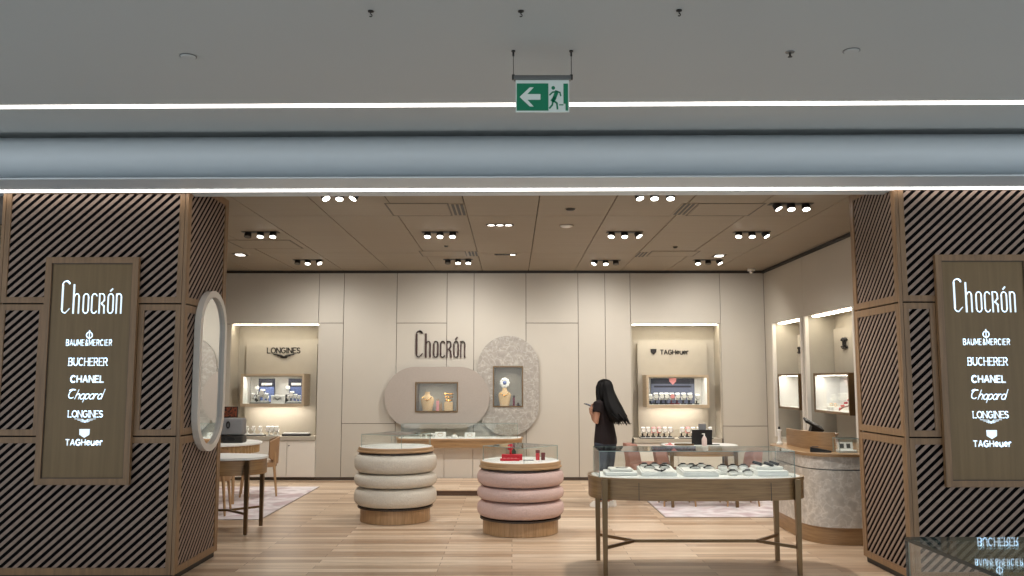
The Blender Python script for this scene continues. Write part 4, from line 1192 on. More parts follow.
def put_watch(x, y, z, rz, lab, group, s=1.25, tilt=0):
    o = W0 if wfirst[0] else copy_tree(W0)
    wfirst[0] = False
    o.location = (x, y, z); o.rotation_euler = (tilt, 0, rz); o.scale = (s, s, s * .62)
    o['label'] = lab; o['group'] = group
    return o

# tray 1: white pillow with a fine necklace
x0, x1 = .80, 1.07
t = thing('display_tray', 'white pillow tray with a fine necklace, leftmost in the big glass case', 'tray', (.935, 7.66, tz))
MB().box(x0, x1, 7.53, 7.80, tz, tz + .03, .008, 3).build('pillow_base', M['pad'], t, smooth=True)
m = MB(); m.box(x0 + .04, x1 - .03, 7.58, 7.77, tz + .0305, tz + .055, .011, 3); m.build('pillow', M['white'], t, smooth=True)
m = MB(); m.tube([(.95 + .05 * math.cos(a), 7.66 + .04 * math.sin(a), tz + .0575) for a in [i * PI / 10 for i in range(21)]], .0025, 5); m.build('necklace', M['chrome'], t)
# tray 2
tp = flat_tray('white watch tray with a hanging black pendant, second in the big glass case', 1.10, 1.40, 7.50, 7.80, .03, .03)
names = ['back left', 'back middle', 'back right', 'front left', 'front right']
for i, (dx, dy) in enumerate(((-.09, .09), (0, .1), (.09, .09), (-.06, 0), (.07, 0))):
    put_watch(1.25 + dx, 7.66 + dy, tp(0, 7.66 + dy) + .001, PI / 2 + random.uniform(-.3, .3), 'black watch at the %s of the second tray in the big glass case' % names[i], 'watches in the big glass case', 1.15)
t = thing('pendant', 'black v shaped pendant on the front of the second tray', 'pendant', (1.27, 7.545, tz + .05))
m = MB(); pz = tp(0, 7.56) + .002
m.tube([(1.225, 7.59, tp(0, 7.59) + .003), (1.245, 7.55, tp(0, 7.55) + .003), (1.27, 7.52, tp(0, 7.52) + .003), (1.295, 7.55, tp(0, 7.55) + .003), (1.315, 7.59, tp(0, 7.59) + .003)], .006, 6); m.build('chain', M['black'], t)
MB().ball((1.27, 7.514, tp(0, 7.514) + .007), .011, 8, 6).build('stone', M['black'], t)
# tray 3
tp = flat_tray('white watch tray in the middle of the big glass case', 1.45, 1.75, 7.48, 7.80, .035, .02)
for i, (dx, dy) in enumerate(((-.1, .1), (-.03, .09), (.06, .11), (-.02, -.02), (.1, -.01))):
    put_watch(1.60 + dx, 7.65 + dy, tp(0, 7.65 + dy) + .001, PI / 2 + random.uniform(-.35, .35), 'black watch at the %s of the middle tray in the big glass case' % names[i], 'watches in the big glass case', 1.15)
# tray 4: five separate pillows on a low riser
t = thing('display_tray', 'low white riser of five small pillows, fourth in the big glass case', 'tray', (1.93, 7.65, tz))
MB().box(1.79, 2.07, 7.62, 7.80, tz, tz + .03, .003).build('riser', M['pad'], t)
for i, (dx, dy, zz) in enumerate(((-.09, .07, .0305), (0, .07, .0305), (.09, .07, .0305), (-.045, -.09, 0), (.085, -.09, 0))):
    x, y = 1.93 + dx, 7.65 + dy
    MB().box(x - .034, x + .034, y - .042, y + .042, tz + zz, tz + zz + .026, .008, 3).build('pillow', M['white'], t, smooth=True)
    put_watch(x, y, tz + zz + .0265, random.uniform(-.25, .25) + PI / 2, 'black watch on the %s pillow of the fourth tray in the big glass case' % names[i], 'watches in the big glass case', 1.15)
# tray 5: stepped riser with three slim cases
t = thing('display_tray', 'white stepped tray with three slim black cases, rightmost in the big glass case', 'tray', (2.215, 7.65, tz))
MB().box(2.085, 2.345, 7.50, 7.80, tz, tz + .045, .003).build('lower_step', M['pad'], t)
MB().box(2.10, 2.33, 7.60, 7.79, tz + .0455, tz + .07, .003).build('upper_step', M['white'], t)
for i, (x, y, z) in enumerate(((2.14, 7.72, .0705), (2.215, 7.64, .0705), (2.285, 7.72, .0705))):
    o = MB(Matrix.Translation((x, y, tz + z)) @ Matrix.Rotation(-.7, 4, 'Z') @ Matrix.Rotation(.22, 4, 'Y'))
    k = thing('slim_case', 'slim black case %s on the stepped tray' % ('farthest left', 'in front', 'farthest right')[i], 'case', (x, y, tz + z), group='slim cases on the stepped tray')
    o.box(-.042, .042, -.016, .016, .009, .022, .003); o.build('lower_shell', M['black'], k)
    o = MB(Matrix.Translation((x, y, tz + z)) @ Matrix.Rotation(-.7, 4, 'Z') @ Matrix.Rotation(.22, 4, 'Y'))
    o.box(-.042, .042, -.016, .016, .0225, .032, .004); o.build('upper_shell', M['black'], k)

# ================================================================== DESKS
def desk(lab, cx, cy, a, b, ztop, ap, n=2.6):
    t = thing('sales_desk', lab, 'desk', (cx, cy, 0))
    MB().prism(superell(cx, cy, a, b, n), ztop - ap, ztop - .022, 'xy').build('apron', M['tabo'], t, smooth=True, angle=25)
    MB().prism(superell(cx, cy, a + .012, b + .012, n), ztop - .0215, ztop, 'xy').build('desk_top', M['pad'], t, smooth=True, angle=25)
    lx, ly = a * .86, b * .78
    for sx in (-1, 1):
        for sy in (-1, 1):
            x, y = cx + sx * lx, cy + sy * ly; w, w2 = .023, .017
            MB().loft([[(x - w2, y - w2, .012), (x + w2, y - w2, .012), (x + w2, y + w2, .012), (x - w2, y + w2, .012)], [(x - w, y - w, ztop - .022), (x + w, y - w, ztop - .022), (x + w, y + w, ztop - .022), (x - w, y + w, ztop - .022)]]).build('leg', M['bronze'], t)
    m = MB(); zz = (.21, .232)
    barxy(m, (cx - lx * .6, cy), (cx + lx * .6, cy), .022, *zz)
    for sx in (-1, 1):
        for sy in (-1, 1): barxy(m, (cx + sx * lx * .6, cy), (cx + sx * lx, cy + sy * ly), .02, *zz)
    m.build('stretcher', M['bronze'], t)
def rug(lab, x0, x1, y0, y1):
    t = thing('rug', lab, 'rug', ((x0 + x1) / 2, (y0 + y1) / 2, 0))
    MB().box(x0, x1, y0, y1, .001, .01, .002).build('pile', M['rugp'], t)
    m = MB(); w = .012
    m.box(x0 - w, x0, y0 - w, y1 + w, .001, .008); m.box(x1, x1 + w, y0 - w, y1 + w, .001, .008); m.box(x0, x1, y0 - w, y0, .001, .008); m.box(x0, x1, y1, y1 + w, .001, .008)
    m.build('binding', M['taupe'], t)
rug('pale lilac patterned rug under the left desks', -4.62, -2.90, 10.22, 13.3)
rug('pale lilac patterned rug under the right desk', 1.80, 3.95, 10.40, 12.5)
desk('white topped rounded oak desk beside the left column', -3.44, 9.47, .80, .36, .79, .18)
desk('white topped rounded oak desk on the right rug', 2.42, 11.40, .47, .34, .77, .125)

# round desk at the left rear with a reeded apron
t = thing('round_desk', 'round white topped desk with a reeded apron at the left rear', 'desk', (-3.92, 11.75, 0))
MB().lathe([(.002, .75), (.56, .75), (.57, .755), (.57, .775), (.56, .78), (.002, .78)], (-3.92, 11.75, 0), 64).build('desk_top', M['pad'], t, smooth=True, angle=30)
MB().prism([((.525 + (.012 if i % 2 else 0)) * math.cos(2 * PI * i / 120) - 3.92, (.525 + (.012 if i % 2 else 0)) * math.sin(2 * PI * i / 120) + 11.75) for i in range(120)], .645, .7495, 'xy').build('reeded_apron', M['cane'], t)
for k in range(4):
    a = PI / 4 + k * PI / 2
    MB().cyl((-3.92 + .46 * math.cos(a), 11.75 + .46 * math.sin(a), .0105), (-3.92 + .44 * math.cos(a), 11.75 + .44 * math.sin(a), .645), .018, .024, 12).build('leg', M['oakv'], t)

# grey bag with looped flap on the round desk
bx, by, bz = -3.72, 11.62, .78
t = thing('grey_bag', 'boxy grey leather bag with a dark loop clasp on the round desk', 'bag', (bx, by, bz))
MB().box(bx - .19, bx + .19, by - .09, by + .09, bz + .10, bz + .32, .03, 4).build('upper_body', M['grey'], t, smooth=True)
MB().box(bx - .195, bx + .195, by - .1, by + .1, bz, bz + .095, .02, 4).build('lower_body', M['darksteel'], t, smooth=True)
MB().tube([(bx + .012 * math.sin(a) * 1.6, by - .097, bz + .235 + .04 * math.cos(a)) for a in [i * 2 * PI / 14 for i in range(15)]], .009, 8).build('clasp', M['black'], t)
m = MB()
for s in (-.07, .05): m.prism(stadium(bx + s, bz + .05, .05, .022, 8), by - .106, by - .1005)
m.build('buckles', M['black'], t)
# dark orange picture screen behind the bag
t = thing('screen', 'dark orange picture screen standing behind the grey bag', 'screen', (-3.93, 12.1, .78))
MB().box(-4.10, -3.78, 12.1, 12.12, 1.085, 1.235, .004).box(-3.96, -3.90, 12.105, 12.115, .79, 1.085).build('casing', M['black'], t)
MB().box(-4.09, -3.79, 12.096, 12.0995, 1.10, 1.225).build('picture', M['screen'], t)
MB().box(-4.01, -3.85, 12.06, 12.19, .7805, .79, .002).build('foot', M['black'], t)

# ================================================================== CHAIRS
def tan_chair(lab, x, y, rz):
    """wooden legged chair with a curved leather back; faces +x before turning"""
    t = thing('desk_chair', lab, 'chair', (x, y, 0), rz, group='tan chairs round the left desks')
    MB().prism(superell(0, 0, .235, .24, 3.2, 40), .41, .47, 'xy').build('seat', M['tan'], t, smooth=True, angle=35, local=True)
    R = []
    for i in range(15):
        a = math.radians(122 + 116 * i / 14)
        r0, r1 = .255, .225
        tp = .76 + .05 * math.cos((i - 7) / 7 * PI / 2)
        lo = .44 + .10 * abs((i - 7) / 7) ** 2
        R.append([(r1 * math.cos(a), r1 * math.sin(a), lo), (r0 * math.cos(a), r0 * math.sin(a), lo), (r0 * 1.06 * math.cos(a), r0 * 1.06 * math.sin(a), tp), (r1 * 1.06 * math.cos(a), r1 * 1.06 * math.sin(a), tp)])
    MB().loft(R).build('backrest', M['tan'], t, smooth=True, angle=40, local=True)
    for sx in (-1, 1):
        for sy in (-1, 1):
            top = .409 if sx > 0 else .62
            MB().tube([(sx * .24, sy * .215, .013), (sx * .2, sy * .18, .409)] + ([(-.215, sy * .15, .62)] if sx < 0 else []), [.013, .019] + ([.014] if sx < 0 else []), 10).build('leg', M['oakv'], t, local=True)
    m = MB()
    for k in range(5):
        a = math.radians(140 + 20 * k); m.cyl((.2 * math.cos(a), .2 * math.sin(a), .471), (.238 * math.cos(a), .238 * math.sin(a), .53), .006, n=6)
    m.build('spindles', M['oakv'], t, local=True)
tan_chair('tan curved back chair right of the round desk, against the cream cabinet', -3.52, 12.31, math.radians(195))
tan_chair('tan curved back chair tucked under the left desk, beside the column', -3.62, 10.62, math.radians(100))

def pink_chair(lab, x, y, rz):
    t = thing('upholstered_chair', lab, 'chair', (x, y, 0), rz, group='blush chairs at the right desk')
    MB().box(-.24, .24, -.24, .24, .34, .47, .04, 4).build('seat', M['pink'], t, smooth=True, local=True)
    R = []
    for z, w, d0, d1 in ((.36, .22, -.25, -.17), (.5, .235, -.265, -.185), (.62, .225, -.285, -.205), (.71, .19, -.30, -.225), (.735, .15, -.305, -.24)):
        R.append([(-w, d1 + .06, z), (-w * .6, d0 + .01, z), (0, d0, z), (w * .6, d0 + .01, z), (w, d1 + .06, z), (w * .85, d1 + .075, z), (0, d1, z), (-w * .85, d1 + .075, z)])
    MB().loft(R).build('backrest', M['pink'], t, smooth=True, angle=50, local=True)
    for sx in (-1, 1):
        for sy in (-1, 1):
            MB().cyl((sx * .2, sy * .2, .012), (sx * .17, sy * .17, .34), .011, .018, 10).build('leg', M['oakv'], t, local=True)
pink_chair('blush upholstered chair at the left end of the right desk', 2.12, 11.40, math.radians(-90))
pink_chair('blush upholstered chair at the right end of the right desk, towards the counter', 2.92, 11.40, math.radians(90))
pink_chair('blush upholstered chair behind the right desk, beside the standing woman', 1.84, 12.15, math.radians(-84))

# things on the right desk
dz = .77
t = thing('tablet', 'black tablet computer propped on a folding cover on the right desk', 'tablet', (2.47, 11.35, dz))
mt = Matrix.Translation((2.44, 11.33, dz)) @ Matrix.Rotation(math.radians(14), 4, 'X')
m = MB(mt); m.box(-.13, .13, 0, .012, .002, .2, .004); m.build('slab', M['black'], t)
m = MB(); m.prism([(11.355, dz + .001), (11.48, dz + .001), (11.40, dz + .17), (11.386, dz + .17)], 2.37, 2.58, 'yz'); m.build('cover_stand', M['black'], t)
m = MB(); m.box(2.45, 2.66, 11.28, 11.35, dz, dz + .008, .002); m.build('keyboard_flap', M['black'], t)
m = MB(); m.box(2.42, 2.52, 11.42, 11.435, dz + .001, dz + .265, .003); m.build('card_reader', M['grey'], t)
t = thing('sanitizer_bottle', 'small pale blush pump bottle on the right desk, before the tablet', 'bottle', (2.44, 11.18, dz))
MB().lathe([(.002, 0), (.03, 0), (.033, .008), (.033, .085), (.018, .115), (.014, .12), (.002, .121)], (2.44, 11.18, dz), 18).build('flask', M['blushw'], t, smooth=True, angle=50)
MB().cyl((2.44, 11.18, dz + .1215), (2.44, 11.18, dz + .155), .009, n=10).cyl((2.44, 11.18, dz + .15), (2.41, 11.17, dz + .15), .006, n=8).build('pump', M['white'], t)
t = thing('oval_tray', 'dark oval tray lying on the right desk', 'tray', (2.2, 11.27, dz))
MB().prism(superell(2.2, 11.27, .115, .07, 2.2, 40), dz, dz + .006, 'xy').build('tray_floor', M['darksteel'], t)
MB().prism_hole(superell(2.2, 11.27, .125, .08, 2.2, 40), superell(2.2, 11.27, .116, .071, 2.2, 40), dz, dz + .02, 'xy').build('tray_rim', M['bronze'], t)
t = thing('paper_pad', 'pink folded paper on the right desk, left of the tray', 'paper', (2.04, 11.33, dz))
MB().box(1.97, 2.07, 11.27, 11.39, dz, dz + .004).build('sheet', M['rose'], t)
m = MB(); m.prism([(2.0, dz + .0045), (2.06, dz + .0045), (2.03, dz + .03)], 11.29, 11.37); m.build('folded_sheet', M['rose'], t)

# ================================================================== CURVED MARBLE COUNTER
CC = (3.60, 9.45)
CA, CB, CN = .68, .80, 4.5
t = thing('reception_counter', 'curved grey marble counter with an oak top beside the right column', 'counter', (CC[0], CC[1], 0))
clipx = 4.10
def cpoly(a, b):
    return [(min(x, clipx), y) for x, y in superell(*CC, a, b, CN, 96)]
MB().prism(cpoly(CA - .01, CB - .01), .001, .165, 'xy').build('oak_base', M['oakd'], t, smooth=True, angle=25)
MB().prism(cpoly(CA, CB), .166, .715, 'xy').build('lower_body', M['marbled'], t, smooth=True, angle=25)
MB().prism(cpoly(CA - .012, CB - .012), .7155, .727, 'xy').build('joint_line', M['steel'], t, smooth=True, angle=25)
MB().prism(cpoly(CA, CB), .7275, .848, 'xy').build('upper_body', M['marbled'], t, smooth=True, angle=25)
MB().prism(cpoly(CA + .02, CB + .02), .8485, .875, 'xy').build('counter_top', M['oakd'], t, smooth=True, angle=25)
# raised curved oak screen on the counter
t = thing('oak_screen', 'curved raised oak shield on the marble counter', 'screen', (3.25, 9.5, .875))
def cband(a0, a1, off0, off1, z0, z1, n=26):
    R = []
    for i in range(n + 1):
        a = math.radians(a0 + (a1 - a0) * i / n); c, s = math.cos(a), math.sin(a)
        def p(o):
            return (3.6 + (.50 - o) * math.copysign(abs(c) ** (2 / CN), c), 9.95 + (.85 - o) * math.copysign(abs(s) ** (2 / CN), s))
        q, r = p(off0), p(off1)
        R.append([(q[0], q[1], z0), (r[0], r[1], z0), (r[0], r[1], z1), (q[0], q[1], z1)])
    return MB().loft(R)
cband(180, 257, 0, .025, .8755, 1.06).build('shield', M['oakd'], t, smooth=True, angle=30)
cband(180, 257, .026, .26, 1.02, 1.04).build('inner_shelf', M['oakd'], t, smooth=True, angle=30)
cz2 = 1.0405
t = thing('payment_terminal', 'black slanted terminal on top of the curved oak shield', 'terminal', (3.24, 9.45, cz2))
mt = Matrix.Translation((3.24, 9.45, cz2 + .085)) @ Matrix.Rotation(math.radians(28), 4, 'Y') @ Matrix.Rotation(.3, 4, 'X')
m = MB(mt); m.box(-.11, .11, -.07, .07, -.012, .012, .008, 3); m.build('display', M['black'], t, smooth=True, angle=40)
m = MB(); m.prism([(3.19, cz2 + .0005), (3.33, cz2 + .0005), (3.28, cz2 + .07), (3.22, cz2 + .09)], 9.41, 9.49); m.build('foot', M['black'], t)
t = thing('card_machine', 'low black card machine on the oak counter top, before the shield', 'terminal', (3.12, 8.92, .8755))
mt = Matrix.Translation((3.12, 8.92, .8755)) @ Matrix.Rotation(-.25, 4, 'Z')
m = MB(mt); m.loft([[(-.1, -.045, 0), (.1, -.045, 0), (.1, .045, 0), (-.1, .045, 0)], [(-.1, -.042, .05), (.09, -.036, .018), (.09, .036, .018), (-.1, .042, .05)]]); m.build('body', M['black'], t)
m = MB(mt); m.box(-.085, -.02, -.03, .03, .052, .056); m.build('screen', M['navy'], t)
m = MB(mt); m.tube([(.095, 0, .012), (.11, .02, .008), (.115, .06, .006), (.09, .1, .006)], .005, 6); m.build('cable', M['black'], t)
hood('glass_hood', 'small glass case with a white card on the curved counter', 3.27, 3.47, 8.80, 8.99, .8755, 1.02)
t = thing('photo_card', 'white card with two grey pictures inside the small counter case', 'card', (3.37, 8.9, .8755))
MB().box(3.287, 3.453, 8.82, 8.96, .8757, .9, .003).build('base_block', M['pad'], t)
mt = Matrix.Translation((3.37, 8.91, .9005)) @ Matrix.Rotation(math.radians(-12), 4, 'X')
m = MB(mt); m.box(-.075, .075, 0, .006, 0, .075); m.build('card_board', M['white'], t)
m = MB(mt); m.box(-.06, -.015, -.003, -.0005, .015, .06); m.box(.012, .05, -.003, -.0005, .015, .06); m.build('pictures', M['steel'], t)
t = thing('white_dispenser', 'small white dispenser at the left end of the curved counter', 'dispenser', (3.03, 9.98, .8755))
MB().lathe([(.002, 0), (.035, 0), (.035, .02), (.02, .03), (.018, .14), (.028, .16), (.002, .17)], (3.03, 9.98, .8755), 16).build('bottle', M['white'], t, smooth=True, angle=40)
MB().cyl((3.03, 9.98, 1.046), (3.03, 9.98, 1.075), .012, n=10).build('cap', M['darksteel'], t)

# ================================================================== RIGHT WALL NICHES
def side_vitrine(lab, y0, y1, z0, z1, xf, xb):
    t = thing('wall_vitrine', lab, 'vitrine', (xb, (y0 + y1) / 2, z0))
    f = MB(); w = .03
    f.box(xf, xb, y0, y0 + w, z0, z1); f.box(xf, xb, y1 - w, y1, z0, z1); f.box(xf, xb, y0 + w, y1 - w, z0, z0 + w); f.box(xf, xb, y0 + w, y1 - w, z1 - w, z1)
    f.build('frame', M['bronze'], t)
    f = MB(); f.box(xb - .012, xb - .002, y0 + w, y1 - w, z0 + w, z1 - w); f.box(xf + .012, xb - .012, y0 + w, y1 - w, z0 + w, z0 + w + .004); f.box(xf + .012, xb - .012, y1 - w - .004, y1 - w, z0 + w, z1 - w)
    f.build('lining', M['white'], t)
    MB().box(xf + .03, xf + .11, y0 + .08, y1 - .08, z1 - w - .004, z1 - w - .001).build('light_bar', M['vit'], t)
    MB().pane(xf + .003, xf + .009, y0 + w, y1 - w, z0 + w, z1 - w).build('glass_pane', GL, t)
XB = WR + .022 + .38 - .075
side_vitrine('bronze framed lit vitrine in the far niche of the right wall', 12.52, 13.5, 1.17, 1.69, WR - .03, XB)
side_vitrine('bronze framed lit vitrine in the near niche of the right wall', 10.66, 11.9, 1.17, 1.69, WR - .03, XB)
for y0, y1, lab in ((12.5, 13.65, 'warm light bar at the top of the far right wall niche'), (10.6, 12.1, 'warm light bar at the top of the near right wall niche')):
    tag(MB().box(WR + .05, WR + .15, y0, y1, 2.474, 2.486).build('niche_light', M['cove'], origin=(WR + .08, (y0 + y1) / 2, 2.46)), lab, 'light')
def rings_mark(lab, y, z, s):
    m = MB()
    for q in (-1, 1):
        c = [(XB - .012, y + q * .03 * s + .05 * s * math.cos(a), z + .05 * s * math.sin(a)) for a in [math.radians(40 + 280 * i / 16 + (180 if q < 0 else 0)) for i in range(17)]]
        m.tube(c, .012 * s, 6)
    tag(m.build('wall_emblem', M['blackl'], origin=(XB, y, z)), lab, 'emblem')
rings_mark('small black emblem in the near niche of the right wall', 11.66, 2.09, 1.3)
rings_mark('small black emblem in the far niche of the right wall', 13.5, 2.06, .9)
for a, b, lab in ((12.43, 13.71, 'stone grey worktop in the far niche of the right wall'), (10.51, 12.19, 'stone grey worktop in the near niche of the right wall')):
    tag(MB().box(WR - .022, XB - .001, a + .0055, b - .0055, .66, .725, .003).build('worktop', M['cream2'], origin=(WR + .1, (a + b) / 2, .66)), lab, 'shelf')
for i, (y, h) in enumerate(((13.0, .16), (12.86, .22), (12.72, .18))):
    x = WR + .14
    t = thing('glass_flacon', 'pale blue flacon %s in the far right wall vitrine' % ('at the back', 'in the middle', 'at the front')[i], 'bottle', (x, y, 1.2045), group='flacons in the far right vitrine')
    MB().lathe([(.002, 0), (.04, 0), (.042, .01), (.042, h * .7), (.016, h * .8), (.016, h), (.002, h + .001)], (x, y, 1.2045), 18).build('flask', M['white'], t, smooth=True, angle=40)
    MB().lathe([(.002, h + .002), (.022, h + .002), (.022, h + .04), (.002, h + .041)], (x, y, 1.2045), 14).build('stopper', M['chrome'], t)
t = thing('blossom_branch', 'red branch with a lilac flower in the near right wall vitrine', 'flower', (WR + .14, 11.2, 1.2045))
MB().tube([(WR + .14, 11.45, 1.212), (WR + .13, 11.3, 1.25), (WR + .14, 11.15, 1.27), (WR + .13, 11.0, 1.33)], [.012, .01, .008, .006], 7).build('branch', M['burg'], t)
m = MB()
for k in range(7): m.ball((WR + .14, 10.97 + .05 * math.cos(k * .9), 1.42 + .05 * math.sin(k * .9)), (.02, .035, .035), 8, 6)
m.build('flower', M['lilac'], t, smooth=True)
MB().tube([(WR + .14, 10.97, 1.2045), (WR + .14, 10.97, 1.38)], .008, 7).build('stem', M['leaf'], t)
m = MB()
for k in range(6): m.ball((WR + .12, 11.38 - .06 * k, 1.232 + .02 * k + .015 * (k % 2)), (.014, .018, .014), 8, 5)
m.build('berries', M['red'], t, smooth=True)
for i, y in enumerate((11.55, 11.7)):
    t = thing('pad_stand', 'white ring pad %s in the near right wall vitrine' % ('in the middle', 'at the back')[i], 'stand', (WR + .12, y, 1.2045))
    MB().box(WR + .08, WR + .18, y - .05, y + .05, 1.2045, 1.25, .006).build('pad', M['pad'], t)
    MB().tube([(WR + .13 + .018 * math.cos(k * PI / 8), y, 1.272 + .018 * math.sin(k * PI / 8)) for k in range(17)], .004, 6).build('ring', M['gold'], t)

# ================================================================== KIOSK CASE IN THE MALL (its glass top shows at the lower right)
t = thing('mall_showcase', 'glass topped mall showcase at the lower right, before the right column', 'glass case', (2.2, 2.5, 0))
GK = [M['glassm'], M['gedged']]
kx0, kx1, ky0, ky1 = 1.397, 3.0, 1.85, 3.17
MB().pane(kx0, kx1, ky0, ky1, 1.033, 1.045).build('glass_top', GK, t)
MB().pane(kx0, kx0 + .01, ky0, ky1, .5, 1.0325).build('glass_side', [M['glass'], M['gedged']], t)
MB().pane(kx1 - .01, kx1, ky0, ky1, .5, 1.0325).build('glass_side', [M['glass'], M['gedged']], t)
MB().pane(kx0 + .0105, kx1 - .0105, ky1 - .01, ky1, .5, 1.0325).build('glass_back', GL, t)
MB().box(kx0, kx1, ky0, ky1, .03, .4995, .004).build('plinth_body', M['col'], t)
MB().box(kx0 + .03, kx1 - .03, ky0 + .03, ky1 - .03, .0, .0295).build('kickboard', M['black'], t)

# ================================================================== PERSON
PX, PY = 1.19, 11.25
t = thing('person', 'woman with long black hair and dark top, holding a phone near the back wall', 'person', (PX, PY, 0), math.radians(140))
b = MB()
def E(m, z, cx, rx, ry, n=20, cy=0.0):
    return [(cx + rx * math.cos(k * 2 * PI / n), cy + ry * math.sin(k * 2 * PI / n), z) for k in range(n)]
b.loft([E(b, z, cx, rx, ry) for z, cx, rx, ry in ((.74, 0, .09, .14), (.82, -.01, .115, .158), (.92, 0, .1, .14), (1.02, .005, .085, .12), (1.14, .012, .098, .135), (1.25, .012, .1, .15), (1.31, .004, .075, .14), (1.35, 0, .05, .075), (1.38, .002, .046, .048), (1.43, .012, .046, .046))])
b.ball((.022, 0, 1.505), (.088, .071, .102), 22, 16)
b.ball((.055, 0, 1.45), (.045, .045, .045), 14, 10)
b.tube([(.1, 0, 1.53), (.122, 0, 1.495), (.1, 0, 1.485)], [.008, .013, .009], 8)
b.tube([(.092, -.018, 1.462), (.102, 0, 1.464), (.092, .018, 1.462)], [.006, .009, .006], 8)
for s in (-1, 1):
    b.ball((.02, s * .072, 1.505), (.02, .01, .03), 10, 8)
    b.tube([(0, s * .09, .80), (.012, s * .092, .62), (.018, s * .088, .46), (.0, s * .086, .40), (-.012, s * .085, .28), (-.004, s * .085, .12), (0, s * .085, .06)], [.085, .076, .056, .05, .052, .036, .036], 14)
    b.tube([(-.04, s * .085, .03), (.06, s * .09, .032), (.15, s * .095, .022)], [.032, .036, .02], 10)
def arm(sh, el, wr, palm_dir, side):
    sh, el, wr = Vector(sh), Vector(el), Vector(wr)
    b.tube([sh, sh.lerp(el, .5), el, el.lerp(wr, .4), wr], [.046, .042, .036, .034, .024], 12)
    f = Vector(palm_dir).normalized()
    up = Vector((0, 0, 1)); n = (up - f * up.dot(f)).normalized(); lat = f.cross(n)
    p = wr + f * .05
    b.tube([wr, wr + f * .03, wr + f * .075], [.022, .03, .028], 10)
    for k, L in enumerate((.062, .072, .068, .052)):
        o = wr + f * .078 + n * (.024 - .016 * k)
        b.tube([o, o + f * L * .45 + lat * side * .008, o + f * L * .75 + lat * side * .028, o + f * L * .8 + lat * side * .045], [.0085, .008, .0075, .006], 7)
    o = wr + f * .025 + n * .024
    b.tube([o, o + f * .025 + n * .02 + lat * side * .012, o + f * .055 + n * .024 + lat * side * .025], [.011, .0095, .007], 7)
    return wr + f * .1 + lat * side * .028
LA = ((0, .155, 1.30), (.005, .205, 1.06), (.095, .15, 1.185))
RA = ((0, -.155, 1.30), (.03, -.205, 1.05), (.17, -.10, 1.15))
ph = arm(*LA, (.5, -.4, .75), 1)
arm(*RA, (.6, .75, .3), -1)
body = b.build('body', M['skin'], t, local=True, smooth=True)
rm = body.modifiers.new('r', 'REMESH'); rm.mode = 'VOXEL'; rm.voxel_size = .006; rm.use_smooth_shade = True
sm = body.modifiers.new('s', 'SMOOTH'); sm.iterations = 4; sm.factor = .5
for s in (-1, 1):
    e = MB().ball((.096, s * .03, 1.515), (.012, .014, .011), 12, 9).build('eye', M['white'], t, local=True, smooth=True)
    MB().ball((.1065, s * .031, 1.515), (.004, .006, .006), 8, 6).build('iris', M['black'], e, local=True)
# clothes
c = MB()
c.loft([E(c, z, cx, rx, ry) for z, cx, rx, ry in ((.79, -.005, .135, .176), (.86, -.005, .132, .172), (.95, 0, .118, .158), (1.04, .004, .106, .142), (1.15, .01, .116, .15), (1.25, .01, .117, .163), (1.31, .002, .094, .152), (1.345, -.002, .07, .095), (1.36, 0, .056, .06))])
for s in (-1, 1):
    A = LA if s > 0 else RA
    c.tube([(0, s * .12, 1.305), A[0], Vector(A[0]).lerp(Vector(A[1]), .45)], [.05, .062, .058], 14)
top = c.build('top', M['cloth'], t, local=True, smooth=True)
rm = top.modifiers.new('r', 'REMESH'); rm.mode = 'VOXEL'; rm.voxel_size = .01; rm.use_smooth_shade = True
sm = top.modifiers.new('s', 'SMOOTH'); sm.iterations = 3
j = MB()
j.loft([E(j, z, cx, rx, ry) for z, cx, rx, ry in ((.70, 0, .11, .165), (.80, -.006, .13, .172), (.88, 0, .122, .162))])
for s in (-1, 1):
    j.tube([(0, s * .09, .80), (.012, s * .094, .62), (.018, s * .09, .46), (.0, s * .088, .40), (-.01, s * .087, .28), (-.002, s * .087, .10)], [.092, .085, .068, .064, .064, .056], 16)
je = j.build('jeans', M['jeans'], t, local=True, smooth=True)
rm = je.modifiers.new('r', 'REMESH'); rm.mode = 'VOXEL'; rm.voxel_size = .01; rm.use_smooth_shade = True
for s in (-1, 1):
    k = MB()
    k.loft([[(-.08 + x * .26, s * .09 + y, z) for x, y in ((0, -.032), (.35, -.042), (.75, -.045), (1, -.012), (1, .012), (.75, .045), (.35, .042), (0, .032))] for z in (.002, .03)] + [[(-.075 + x * .2, s * .09 + y * .85, .075) for x, y in ((0, -.032), (.35, -.042), (.75, -.035), (1, -.012), (1, .012), (.75, .035), (.35, .042), (0, .032))]])
    k.build('shoe', M['white'], t, local=True, smooth=True, angle=50)
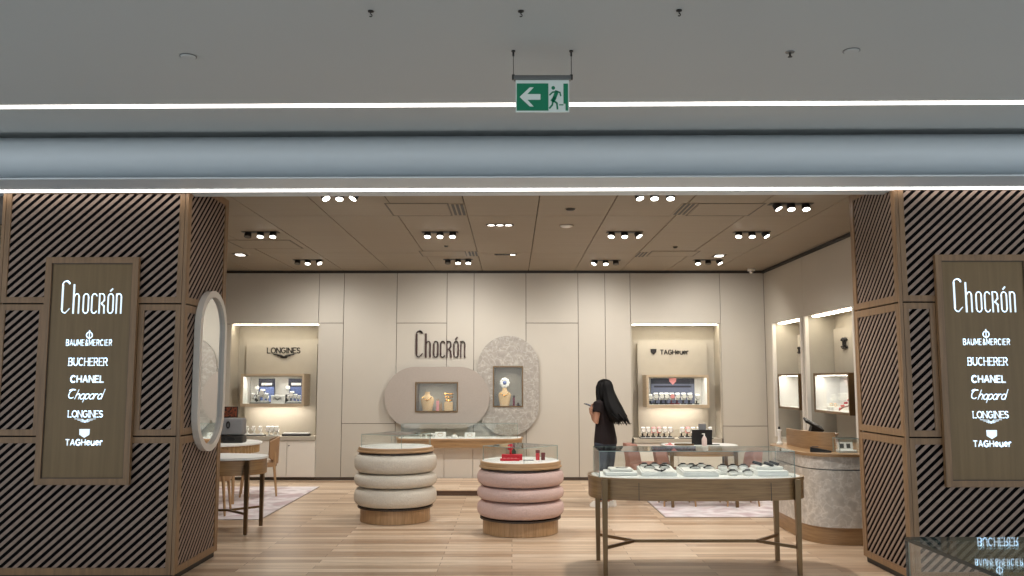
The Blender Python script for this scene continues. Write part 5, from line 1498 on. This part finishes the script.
# hair: cap and long fall that swings out at the back
h = MB()
hr = [(1.612, -.002, .02, .02), (1.602, -.004, .06, .055), (1.575, -.004, .094, .078), (1.53, -.018, .098, .088), (1.48, -.04, .086, .092), (1.42, -.062, .088, .1), (1.34, -.09, .1, .125), (1.26, -.125, .115, .14), (1.18, -.165, .125, .135), (1.12, -.20, .12, .115), (1.09, -.225, .10, .09)]
h.loft([[(cx + rx * (1 + .05 * math.sin(k * 7)) * math.cos(k * 2 * PI / 40), ry * (1 + .05 * math.sin(k * 5)) * math.sin(k * 2 * PI / 40), z + (.03 * math.sin(k * 11) if z < 1.13 else 0)) for k in range(40)] for z, cx, rx, ry in hr])
for k in range(46):
    a = random.uniform(0, 2 * PI); q = random.uniform(.5, 1.0)
    x0_, y0_ = -.165 + .125 * q * math.cos(a), .13 * q * math.sin(a)
    x1_, y1_ = -.235 + .13 * q * math.cos(a) - random.uniform(0, .05), .1 * q * math.sin(a)
    h.tube([(x0_, y0_, 1.18), ((x0_ + x1_) / 2 - .005, (y0_ + y1_) / 2, 1.12), (x1_, y1_, random.uniform(1.03, 1.09))], [.012, .009, .002], 6)
for s in (-1, 1):   # locks falling in front of the ear
    h.tube([(-.01, s * .07, 1.57), (0, s * .084, 1.50), (-.005, s * .09, 1.42), (-.03, s * .1, 1.33)], [.026, .03, .03, .02], 10)
    h.tube([(.035, s * .055, 1.575), (.05, s * .072, 1.51), (.04, s * .085, 1.44), (.02, s * .1, 1.34), (.0, s * .115, 1.24), (-.03, s * .12, 1.12)], [.026, .032, .036, .038, .034, .008], 10)
h.build('hair', M['hair'], t, local=True, smooth=True)
# the phone in her hand
pt_ = Matrix.Rotation(math.radians(140), 4, 'Z') @ Vector(ph) + Vector((PX, PY, 0))
t2 = thing('phone', 'dark phone held by the standing woman', 'phone', tuple(pt_))
mt = Matrix.Rotation(math.radians(150), 4, 'Z') @ Matrix.Rotation(math.radians(72), 4, 'Y')
m = MB(mt); m.box(-.005, .003, -.036, .036, -.03, .115, .003); m.build('case', M['black'], t2, local=True)
m = MB(mt); m.box(-.0065, -.0052, -.032, .032, -.026, .111); m.build('screen', M['slate'], t2, local=True)

# ================================================================== LIGHT, WORLD, CAMERA
w = bpy.data.worlds.new('mall_daylight'); SC.world = w; w.use_nodes = True
bg = w.node_tree.nodes['Background']
bg.inputs['Color'].default_value = (.80, .91, 1.0, 1); bg.inputs['Strength'].default_value = 1.32

cam = bpy.data.cameras.new('camera'); co = bpy.data.objects.new('camera', cam); COL.objects.link(co)
cam.sensor_width = 36; cam.lens = 36 * 870 / 1024; cam.clip_end = 100
co.location = (0, 0, 1.6); co.rotation_euler = (PI / 2 + math.atan(92 / 870), 0, 0)
SC.camera = co
SC.view_settings.view_transform = 'Standard'; SC.view_settings.look = 'None'
SC.view_settings.exposure = 0; SC.view_settings.gamma = 1; SC.view_settings.use_curve_mapping = False
SC.cycles.use_denoising = True
SC.cycles.max_bounces = 8; SC.cycles.diffuse_bounces = 4; SC.cycles.glossy_bounces = 3; SC.cycles.transparent_max_bounces = 16; SC.cycles.transmission_bounces = 4
SC.cycles.sample_clamp_indirect = 4; SC.cycles.caustics_reflective = False; SC.cycles.caustics_refractive = False
SC.cycles.use_light_tree = True
